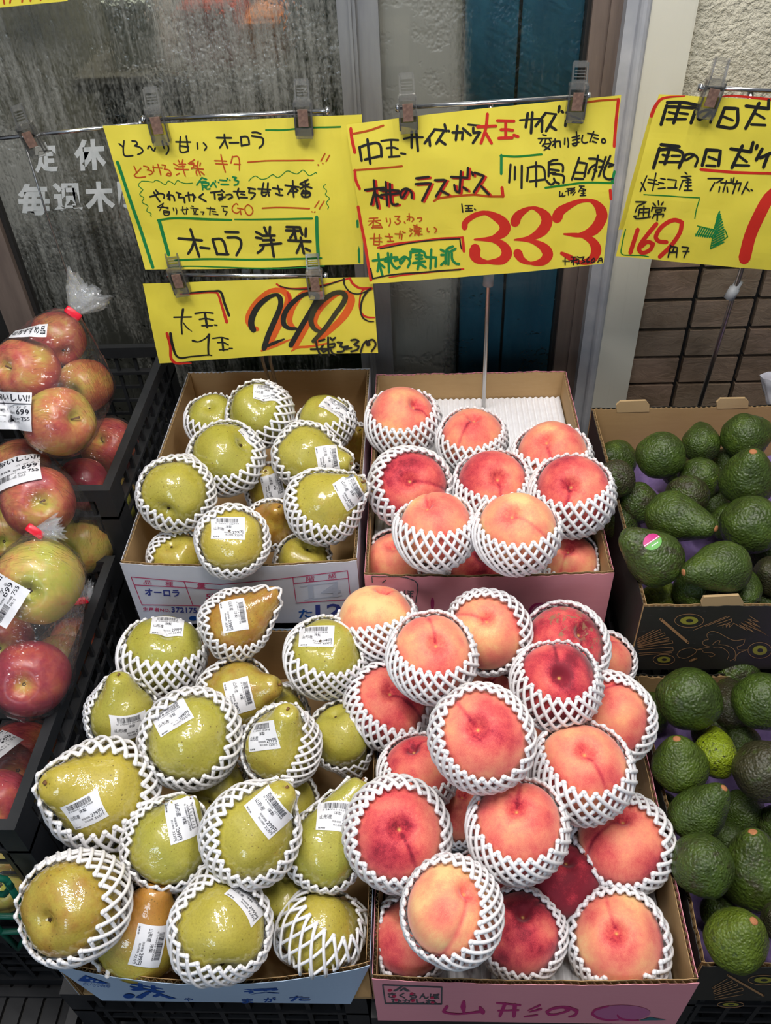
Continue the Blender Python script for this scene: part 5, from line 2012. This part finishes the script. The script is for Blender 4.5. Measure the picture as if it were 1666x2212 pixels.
def sign_price(mb, m):
    K, R, O = 1, 2, 3
    S = lambda t, blk, w, c, off=0.0: strokes(mb, m, t, *blk, w, c, off)
    a = (320, 600, 6.408)
    S('440,230,20 700,214,30 900,208,30 960,225,30 1020,400,34 1090,615,44|265,755,40 310,920,40 350,1150,40 600,1176,14', a, 34, R)
    S('480,220,20 750,197,22 900,190,22 1000,200,34 1050,340,36 1120,525,34|315,755,40 345,930,40 420,1088,28 600,1080,20 850,1060,20 885,1070,16', a, 30, K, .0003)
    S('360,540 600,540|485,435,36 465,600,28 475,770,20|490,615,16 540,680,20 610,735,10|650,495 780,480 900,495|785,490,34 820,685,34|710,575 800,565 905,585|745,660 890,660|920,650 955,655', a, 22, K)
    S('620,860,30 700,876,18 800,830,22 850,780,32|845,780,36 835,950,28 838,1060,26|895,835 1020,820 1115,845|1025,825,30 1045,1000,30|965,890 1050,890 1115,925|990,990 1110,985|1125,970 1170,972', a, 20, K)
    b = (520, 590, 5.553)
    S('200,680,50 120,640,60 80,560,60 130,430,58 230,310,58 350,225,55 480,215,60 560,270,80 570,340,90 520,500,85 430,680,80 330,900,60|250,935,26 420,870,40 600,800,16', b, 60, O)
    S('640,660,40 590,600,70 590,500,80 640,380,80 740,260,70 860,215,60 960,240,60 985,320,60|960,330,60 860,520,70 740,720,80 650,890,70|600,890,20 800,885,30 1050,840,20|610,940,20 680,900,24 900,870,16', b, 60, O)
    S('960,680,40 900,620,50 900,540,60 960,430,60 1100,290,60 1200,235,60 1310,275,90 1325,350,90 1250,500,90 1100,660,70 900,840,40', b, 60, O)
    S('960,240,30 990,320,40 940,430,40|560,240,30 590,330,40 560,430,40', b, 30, R, .0002)
    S('155,685,70 130,640,75 130,560,75 190,430,70 300,320,60 420,265,40 470,300,60 475,400,62 400,590,66 330,750,66 280,905,66|280,895,30 400,840,40 520,795,20', b, 60, K, .0004)
    S('670,665,30 590,665,40 520,620,60 520,510,62 600,380,60 740,270,50 860,245,40 920,280,60 900,350,62 800,520,60 700,690,62 600,870,62', b, 60, K, .0006)
    S('985,705,30 900,680,45 850,610,62 850,520,64 920,390,64 1060,270,60 1180,225,55 1250,260,66 1240,340,62 1140,480,56 1020,650,54 870,815,46', b, 60, 4, .0009)
    S('430,140,22 500,180,26 650,192,22 850,176,26 1100,115,20 1310,55,20|1310,55,30 1345,120,30 1430,175,30 1570,178,40|1500,180,16 1455,215,20 1425,350,16 1440,460,22 1500,520,26 1608,530,18', b, 24, R)
    S('470,160,14 600,190,14 800,192,18 1000,150,18 1240,65,14|1240,60,26 1245,130,18 1310,220,18 1400,245,16 1490,220,16 1560,180,30|1540,185,26 1470,290,22 1440,420,24 1460,520,20 1530,570,16 1600,575,10', b, 18, K, .0006)
    S('840,910 1060,905|905,820 920,900 960,985|940,810 1010,790|990,860 965,900 990,945 1040,920|1050,765 1050,860 1060,985|1075,770 1100,800 1135,770|1060,850 1130,840 1120,880 1060,890|1075,900 1100,950 1135,975|'
      '1160,825 1220,830 1190,870 1250,890 1230,930 1160,940|1240,880 1290,870 1260,905 1330,890|1325,800 1380,790 1420,810 1360,850 1420,870 1400,910 1325,935|1440,940 1470,850 1510,800 1520,860 1550,850 1540,820|1530,805 1590,790 1620,850 1570,930', b, 24, K, .0013)


def sign_peach(mb, m):
    K, R, Q, G, G2 = 1, 2, 3, 4, 5
    S = lambda t, blk, w, c, off=0.0: strokes(mb, m, t, *blk, w, c, off)
    a = (750, 230, 5.553)
    S('45,255 60,380 95,540', a, 38, R)
    S('70,318 250,285 435,225', a, 26, Q)
    S('85,755 400,730 660,710', a, 24, Q)
    S('150,480 175,640|145,480 250,445 385,440 415,590|245,385 265,560 280,675|215,625 415,580|775,300 775,490|830,295 850,530|1040,300 930,440|985,370 995,470|1045,280 1170,290 1070,445|1110,405 1180,455|1170,220 1190,300|1215,295 1225,300|'
      '1265,315 1390,315 1380,400|1325,235 1305,405|1390,270 1485,350|1515,260 1515,322 1600,310 1510,440', a, 32, K)
    S('410,405 520,395 615,400|530,400 535,590|475,490 560,485 610,505|500,595 630,590|645,555 700,565|680,385 780,368 910,370|1455,225 1600,238', a, 25, K)
    b = (1020, 210, 5.206)
    S('60,340 160,335 270,330|175,195 155,360 100,520|150,400 220,520|285,270 475,275|380,280 380,460|325,370 400,370 460,378|300,465 455,460|470,430 520,448', b, 34, R, .0003)
    S('540,265 640,255 760,245|1105,210 1220,250|1130,285 1240,290|840,180 945,195', b, 22, K)
    S('630,185 605,345|680,175 665,410|830,180 715,330|790,260 785,390|945,195 835,385|870,320 945,370|985,105 975,170|1010,160 1025,175|1070,185 1050,325', b, 32, K)
    S('795,425 835,435|745,468 895,465|790,475 765,520|830,470 820,510|870,480 890,510|820,515 790,550|800,530 890,520 860,560 810,595|810,550 875,585|935,470 935,565|910,500 945,495|905,545 950,500 990,495 995,560|1045,460 1040,530|1075,460 1085,520 1080,560|'
      '1125,455 1210,435|1130,485 1215,462|1175,390 1180,530 1150,545 1125,525 1205,505|1245,430 1235,490 1260,515 1300,505|1300,405 1420,430|1370,385 1325,500|1370,455 1420,470|1355,495 1400,510|1480,465 1500,485 1495,510 1465,510 1460,480 1480,465', b, 18, K)
    S('1240,68 1450,35 1640,20', b, 24, Q)
    S('1645,20 1620,280 1600,555', b, 34, R)
    c = (1070, 320, 6.17)
    S('70,105 300,112 620,82|665,520 900,490 1200,455 1570,460', c, 27, G)
    S('82,95 80,340|1590,310 1570,390 1555,460', c, 36, G2)
    S('205,215 185,455|263,245 260,415|355,230 350,530|440,265 425,435|430,260 540,240 640,260 665,410|545,185 545,505|460,440 660,410|830,155 770,160 710,190|715,185 710,370|715,215 850,205 900,230 900,310|735,280 850,295|730,325 800,325|765,340 880,350 915,380 905,455|680,425 740,475 790,440 780,395|800,440 850,465|'
      '1120,125 1020,415|1110,185 1220,200 1185,380|1070,320 1190,325|1060,400 1170,405|1250,135 1340,140 1450,180|1370,95 1340,260 1295,415|1330,215 1270,260 1235,330|1320,280 1350,300|1475,115 1430,240 1380,370|1380,245 1440,245|1535,100 1450,300 1450,370 1510,410 1560,400|1490,190 1580,220 1510,245', c, 30, K)
    S('860,570 855,640 895,620|895,590 890,640 930,625|935,570 1010,550 1060,520|950,535 1040,530|970,545 975,620|1010,545 1005,600|1055,530 1010,570|1060,550 1020,590|1065,580 1030,620|1120,500 1185,500|1150,505 1110,575|1150,530 1205,545|1140,560 1200,560|1170,540 1170,620|1130,625 1205,620|1145,595 1195,590', c, 17, K)
    S('90,520 105,640|1530,550 1540,670', c, 40, R)
    S('105,640 0,645', c, 22, Q)
    d = (760, 340, 4.9)
    S('35,125 45,230 85,325', d, 30, R)
    red = '140,335 340,312|235,230 245,340 275,530|240,360 205,495|250,380 325,425|360,250 365,350 375,505|305,340 400,345|310,390 400,380|405,270 410,400 430,490 490,490|420,340 500,345|415,385 500,370|680,215 815,200|675,275 840,265 745,455|880,235 1000,232 890,410|945,345 1025,390|1050,200 1225,210|1155,140 1140,365|1085,285 1100,345 1135,365|1180,310 1225,345|1230,105 1225,190|1270,150 1285,185|1300,155 1400,190 1290,365|1365,295 1450,385|590,330 540,420 520,410 525,350 580,322 630,360 635,420'
    S(red, (764.5, 342.5, 4.9), 27, R)
    S(red, d, 25, K, .0007)
    S('870,460 930,430 1280,395 1450,410 1600,410', d, 24, Q)
    S('1590,315 1600,410', d, 34, R)
    S('1165,490 1175,580|1200,510 1280,510|1235,515 1240,565|1210,540 1270,540|1205,568 1280,565|1300,545 1312,555', d, 15, K)
    e = (770, 440, 6.664)
    S('25,40 60,250 120,560 170,860 210,1100', e, 42, R)
    S('185,210 310,205|170,250 350,240|255,210 235,360|250,250 180,310|270,255 350,290|235,320 340,315|220,345 375,345|340,290 370,340|430,205 440,260|485,210 490,270 470,320|555,180 630,180 585,225 640,255 590,295 555,265|690,265 705,285|760,140 765,250|730,190 770,190|730,240 790,195 830,225 800,260|875,210 930,205 940,230 910,260|'
      '195,500 360,490|260,430 250,590 330,590|330,440 330,590|260,540 370,545|410,465 520,480|470,430 495,540|450,540 540,540|555,435 660,440 650,520|630,390 620,500|665,405 690,420|700,415 705,418|770,360 810,380|765,390 790,400|765,470 800,430|820,310 940,360|870,300 870,380|830,350 910,345 900,380 830,380|830,400 930,395|850,410 840,460|850,425 910,420|870,440 950,440|890,420 900,465|1020,350 1025,400 1050,405|1120,340 1155,375 1130,420', e, 18, Q)
    S('305,635,30 500,590,34 850,550,26 1200,510,30 1530,490,30', e, 30, R)
    S('1530,490 1550,690', e, 42, R)
    S('340,650,14 600,600,18 1000,540,18 1480,508,20|1490,508 1500,590 1515,655', e, 20, K, .0003)
    S('470,1060,16 800,1015,24 1545,945,26', e, 20, R)
    S('205,930 235,1075|235,1075 500,1025 1000,985 1500,952', e, 22, K, .0003)
    S('235,820 400,800 590,770|315,720 330,850 375,1030|325,850 305,975|350,870 405,920|455,710 465,850 470,990|410,830 500,840|505,725 500,830 570,930 625,910|420,785 560,770|550,820 610,800|700,790 640,870 630,850 640,800 700,765 770,830 740,920|'
      '800,660 930,670|780,690 780,780|780,700 960,690 1000,770|850,740 950,745|860,790 950,790|815,855 990,830|910,710 900,860 880,945|910,860 1000,920|1000,770 1150,775 1140,910|1080,660 1065,935|1215,665 1265,690|1220,740 1260,740|1220,885 1280,830|'
      '1390,615 1300,670 1285,870|1430,650 1340,700|1330,690 1325,880|1375,710 1380,800 1430,860 1480,870', e, 36, G2)
    f = (980, 420, 4.76)
    S('115,345,62 118,300,62 150,262,60 230,212,56 330,190,46 440,235,86 510,290,108 530,350,116 495,405,96 400,455,56 215,468,18|222,468,16 400,478,36 490,510,76 540,570,104 545,620,110 490,680,88 350,697,36 260,680,78 222,635,112 222,562,116', f, 60, R)
    S('632,288,104 650,235,96 690,190,80 800,135,30 890,165,66 945,220,106 958,280,116 910,370,108 780,450,56 625,470,16|628,470,14 780,478,30 880,508,70 950,565,104 967,620,110 910,685,84 790,703,32 700,665,70 660,605,100', f, 60, R)
    S('1062,240,112 1080,190,104 1120,150,90 1280,68,46 1400,56,36 1470,95,76 1516,165,112 1520,235,116 1440,360,108 1290,415,46 1135,402,20|1135,402,18 1290,412,36 1400,455,72 1455,520,100 1465,580,106 1420,660,88 1300,690,42 1190,640,60 1110,600,36', f, 60, R)
    S('1120,675 1190,678|1145,645 1145,715|1205,635 1260,635|1200,670 1265,665|1230,640 1230,715|1210,690 1225,670|1270,630 1290,640|1260,650 1285,660|1255,690 1290,700|1290,670 1270,710|1300,640 1340,630 1320,660 1350,680 1310,695|1390,635 1365,670 1375,695 1395,680 1370,675|'
      '1430,650 1410,680 1425,690 1450,670 1440,645 1430,650|1480,690 1500,650 1520,645 1530,690|1500,670 1525,668', f, 12, K, .0008)


def sign_avo(mb, m):
    K, R, G = 1, 2, 3
    a = (1300, 150, 4.552)
    S = lambda t, w, c, off=0.0: strokes(mb, m, t, *a, w, c, off)
    S('490,460,36 530,360,34 600,285,26 820,262,10|1150,270,10 1300,262,24 1666,295,26', 26, R)
    S('645,325 800,325 935,350|640,355 585,545|640,365 770,370 930,380 880,530|770,340 710,530|1210,380 1340,385 1315,560 1150,560|1210,385 1140,560|1420,360 1640,385|1550,330 1415,580|1645,300 1640,380|585,740 765,760|570,775 510,970|570,790 700,785 800,830 760,965|670,780 620,930|1030,800 990,945|1030,790 1170,800 1150,945|1270,780 1470,810|1385,750 1280,965|1490,715 1465,810|1530,745 1520,780|1520,890 1580,780|1560,870 1666,820|1640,830 1590,960', 33, K)
    S('660,420 740,440|640,490 830,490|770,430 850,440|1070,420 970,495 945,480 960,430 1050,400 1095,440 1070,525|1190,460 1290,500|1510,430 1600,480|1470,540 1610,545|600,840 660,855|570,910 780,910|690,850 770,850|900,850 830,890 810,890 830,840 900,835 945,880 920,955|1050,860 1130,890|1030,945 1120,950|1350,850 1430,910|1310,940 1450,945', 25, K)
    S('975,985 1300,1010 1700,1022', 28, R)
    S('445,1045 380,1200|390,1110 430,1190|460,1080 540,1090|455,1110 560,1130|535,1020 500,1190|580,1070 625,1080|560,1110 610,1120|555,1170 625,1165|650,1080 735,1090 720,1165|650,1165 740,1165|820,1010 840,1030|785,1055 880,1050|820,1060 870,1080|800,1090 880,1085|800,1090 765,1180|830,1110 880,1110|820,1145 880,1140|810,1185 885,1185|850,1090 845,1180|'
      '1045,1070 1200,1070 1130,1110|1110,1110 1065,1190|1170,1110 1290,1110|1225,1090 1190,1200|1160,1150 1150,1200|1230,1150 1235,1200|1270,1070 1270,1100|1300,1060 1290,1100|1290,1120 1370,1110 1340,1190|1330,1090 1285,1215|1435,1100 1375,1220|1410,1150 1450,1190|1465,1175 1480,1185|'
      '335,1300 440,1300 360,1340|350,1345 330,1400|340,1440 315,1440 345,1465 480,1450|370,1370 470,1365 460,1440|370,1375 360,1440|360,1405 460,1400|415,1340 410,1440|555,1290 560,1330|505,1310 530,1340|605,1300 585,1330|500,1350 490,1390|500,1355 630,1360 615,1385|530,1380 590,1375 580,1400 530,1400 530,1380|520,1420 500,1460|520,1425 610,1420 600,1450|550,1400 545,1485|'
      '680,1730 655,1850|680,1740 745,1750 735,1850|710,1760 700,1790|665,1800 740,1795|790,1745 855,1750 810,1850|800,1790 860,1790', 15, K)
    S('415,1230 600,1240 965,1260 930,1380 915,1465|235,1575 200,1750 200,1820 280,1835 400,1838 465,1850|940,1535 1100,1572|1100,1572 1150,1405|1150,1405 1235,1640|1235,1640 1070,1765|1070,1765 1090,1640|1090,1640 920,1615', 11, G)
    z = []
    for i in range(9):
        x = 925 + i * 22
        z.append('%d,%d %d,%d' % (x, 1635 + i * 2, x + 45, 1548 + i * 3))
    for i in range(13):
        y = 1755 - i * 25
        z.append('%d,%d %d,%d' % (1082 + i * 4, y, 1200 - max(0, i - 5) * 6, y - 62))
    S('|'.join(z), 15, 4)
    S('355,1575 320,1690 285,1810|540,1520 440,1640 370,1760 400,1810 480,1780 510,1720 450,1700 390,1750|640,1700 560,1690 535,1640 600,1540 710,1480 790,1500 770,1600 680,1740 575,1850', 42, R)
    S('1790,1130,90 1640,1260,110 1560,1390,118 1460,1620,118 1400,1860,118|1860,1600,110 1720,1860,110', 100, R)


sheet('price_sign', 'yellow handwritten sign for Aurora pears with green frames, hanging above the small 299 sign', [(222, 272), (782, 248), (785, 572), (314, 582)], SY, 0.0022, sign_pear,
      ['ink', 'rust', 'green', 'teal'], sag=3, seed=1.0)
sheet('price_sign', 'small wide yellow sign with a slanted black and orange 299', [(308, 614), (805, 597), (817, 762), (345, 784)], SY, 0.0022, sign_price,
      ['ink', 'red', 'orange', 'ink2'], sag=-4, seed=2.4)
sheet('price_sign', 'yellow handwritten peach sign with three big red threes', [(748, 268), (1342, 205), (1304, 568), (799, 613)], SY - 0.012, 0.0026, sign_peach,
      ['ink', 'red', 'rust', 'green', 'teal'], sag=4, seed=3.7)
sheet('price_sign', 'yellow avocado sign with a green arrow and red 169', [(1424, 204), (1780, 222), (1765, 590), (1331, 555)], SY, 0.0022, sign_avo,
      ['ink', 'red', 'green', 'teal'], sag=2, seed=5.0)
sheet('price_sign', 'blank edged yellow sheet peeking out behind the avocado sign', [(1408, 236), (1700, 240), (1690, 500), (1336, 496)], SY + 0.012, 0.001, None, [], seed=6.0)


def scrawl(mb, m):
    strokes(mb, m, '5,-20 10,8|30,-30 22,6|50,-10 48,4|70,-30 66,2|92,-20 88,0|112,-20 106,-3|8,-6 60,-10 128,-16', 0, 0, 1.0, 4, 1)


sheet('price_sign', 'yellow sign with brown pen marks, only its lower edge showing above the fogged window', [(-60, -110), (160, -120), (146, 2), (-40, 20)], 1.40, 0.001, scrawl, ['rust'], seed=7.0)


# ------------------------------------------------------------------ sign stands and clips
def stand(label, rod, rod_y, poles, joints=()):
    a, b = ony(*rod[0], rod_y), ony(*rod[1], rod_y)
    t = thing('sign_stand', tuple((a + b) / 2), label, 'sign stand', 'metal sign stands')
    d = (b - a) / np.linalg.norm(b - a)
    mb = MB()
    mb.tube([a, (a + b) / 2, b], 0.0030, 12)
    for e, s in ((a, -1), (b, 1)):
        mb.tube([e, e + d * s * 0.002, e + d * s * 0.006], [0.0045, 0.006, 0.0042], 12)
    child(mb, 'cross_bar', ['chrome'], t, True)
    for pts, r in poles:
        mb = MB()
        q = [ony(px, py, y) for px, py, y in pts]
        e = q[-1] + (q[-1] - q[-2]) / np.linalg.norm(q[-1] - q[-2]) * 0.10
        mb.tube(q + [e], r, 10)
        child(mb, 'pole', ['steel'], t, True)
    for px, py, y, dx in joints:
        c = ony(px, py, y)
        ax = np.array([dx, 0, -1.0])
        ax /= np.linalg.norm(ax)
        mb = MB()
        mb.tube([c - ax * 0.016, c - ax * 0.004, c - ax * 0.0035, c + ax * 0.016], [0.0062, 0.0062, 0.0085, 0.0085], 14)
        child(mb, 'joint', ['joint'], t, True)
    return t


stand('thin metal stand behind the bagged apples, its rod holding an empty clip', [(-40, 303), (300, 268)], 1.30, [([(50, 298, 1.31), (100, 460, 1.31), (152, 610, 1.31)], 0.0016)])
stand('metal stand rod holding the green framed pear sign', [(314, 258), (703, 240)], SY + 0.006, [([(585, 248, SY + 0.012), (584, 780, SY + 0.045), (598, 838, SY + 0.060)], 0.0030)], [(558, 603, SY + 0.026, 0.02)])
stand('metal stand rod holding the small 299 sign', [(369, 594), (700, 596)], SY + 0.006, [([(535, 598, SY + 0.010), (568, 780, SY + 0.040), (586, 838, SY + 0.060)], 0.0030)], [(534, 603, SY + 0.02, 0.05)])
stand('metal stand with one pole rising from the rear peach box to the peach sign', [(864, 233), (1266, 208)], SY - 0.006, [([(1060, 222, SY - 0.002), (1056, 590, SY + 0.02), (1045, 872, SY + 0.058)], 0.0036)], [(1056, 596, SY + 0.02, -0.03)])
stand('slanted metal stand behind the avocado sign and box', [(1518, 189), (1760, 200)], SY + 0.006, [([(1622, 196, SY + 0.010), (1606, 570, SY + 0.014), (1512, 872, SY + 0.060)], 0.0040)], [(1586, 626, SY + 0.022, -0.33)])


def clip(px, py, y, ang, label, back=False):
    """clear plastic sign clip: jaw over the paper, lever, brown grip insert"""
    c = ony(px, py, y)
    t = thing('sign_clip', tuple(c), label, 'clip', 'clear plastic sign clips')
    a = math.radians(ang)
    R = np.array([[math.cos(a), 0, -math.sin(a)], [0, 1, 0], [math.sin(a), 0, math.cos(a)]])
    mb = MB()
    w = 0.0115
    for s in (-1, 1):
        mb.box((s * w - 0.0012, -0.007, -0.030), (s * w + 0.0012, 0.007, 0.012), 0, R, c)
    mb.box((-w, -0.0075, -0.034), (w, -0.0055, -0.020), 0, R, c)
    mb.box((-w, 0.0045, -0.034), (w, 0.0065, 0.014), 0, R, c)
    mb.box((-w, -0.0075, 0.008), (w, -0.0055, 0.016), 0, R, c)
    child(mb, 'jaw', ['clear'], t)
    mb = MB()
    tilt = math.radians(-18)
    RT = R @ np.array([[1, 0, 0], [0, math.cos(tilt), -math.sin(tilt)], [0, math.sin(tilt), math.cos(tilt)]])
    o = c + R @ np.array([0, 0.0, 0.012])
    for s in (-1, 1):
        mb.box((s * 0.0092 - 0.0012, -0.003, 0.0), (s * 0.0092 + 0.0012, 0.003, 0.026), 0, RT, o)
    mb.box((-0.0092, -0.0015, 0.020), (0.0092, 0.0015, 0.028), 0, RT, o)
    mb.box((-0.0092, -0.0012, 0.002), (0.0092, 0.0012, 0.006), 0, RT, o)
    for k in range(3):
        mb.box((-0.007, -0.0025, 0.0085 + k * 0.0035), (0.007, -0.0012, 0.0100 + k * 0.0035), 0, RT, o)
    child(mb, 'lever', ['clear'], t)
    mb = MB()
    mb.box((-0.0068, -0.0085, -0.018), (0.0068, -0.0060, 0.004), 0, R, c)
    child(mb, 'grip_insert', ['insert'], t)
    return t


clip(62, 288, 1.292, 14, 'clear sign clip holding nothing on the rod above the bagged apples')
clip(338, 256, SY - 0.004, 3, 'clear sign clip on the green framed pear sign, end nearest the lettered window')
clip(655, 240, SY - 0.004, -1, 'clear sign clip on the green framed pear sign, end nearest the peach sign')
clip(383, 594, SY - 0.004, 6, 'clear sign clip on the small 299 sign, above the words')
clip(680, 600, SY - 0.004, 2, 'clear sign clip on the small 299 sign, above the numbers')
clip(881, 228, SY - 0.016, 2, 'clear sign clip on the peach sign, end nearest the pear sign')
clip(1248, 204, SY - 0.016, -2, 'clear sign clip on the peach sign, end nearest the cream post')
clip(1540, 196, SY - 0.004, -10, 'clear sign clip on the avocado sign')

# ------------------------------------------------------------------ odds and ends
t = thing('wire_basket', tuple(onz(-60, 2000, 0.52)), 'green coated wire basket at the bottom corner beside the apple crate', 'basket')
BYY = 0.44
for pts in ([(-90, 1905), (-20, 1893), (12, 1900), (24, 1915), (10, 1932), (-40, 1930)], [(14, 1902), (40, 1945), (64, 1990), (66, 2012)],
            [(-90, 1978), (0, 1979), (64, 1980)], [(-90, 2013), (0, 2013), (68, 2011)], [(-90, 1990), (-10, 2000), (40, 2048)], [(40, 2048), (52, 2030), (68, 2011)]):
    mb = MB()
    q = [ony(px, py, BYY) for px, py in pts]
    if len(q) == 2:
        q = [q[0], (q[0] + q[1]) / 2, q[1]]
    mb.tube(q, 0.0042, 10)
    child(mb, 'wire', ['greenwire'], t, True)

mb = MB()
G = np.zeros((14, 24, 3))
for i in range(14):
    v = i / 13
    for j in range(24):
        b = 2 * PI * j / 24
        c = ony(1672 + 6 * v, 812 + 66 * v, 1.27)
        rad = 0.020 * (1.15 - 0.4 * v) * (1 + 0.25 * noise.noise(Vector((math.cos(b) * 2, math.sin(b) * 2, v * 3))))
        G[i, j] = c + np.array([rad * math.cos(b), rad * 0.6 * math.sin(b), 0])
mb.grid(G, 0, True)
solo(mb, 'plastic_bag', ['white_bag'], 'white plastic bag cut by the frame edge above the rear avocado box', 'bag', smooth=True)
bpy.context.view_layer.update()
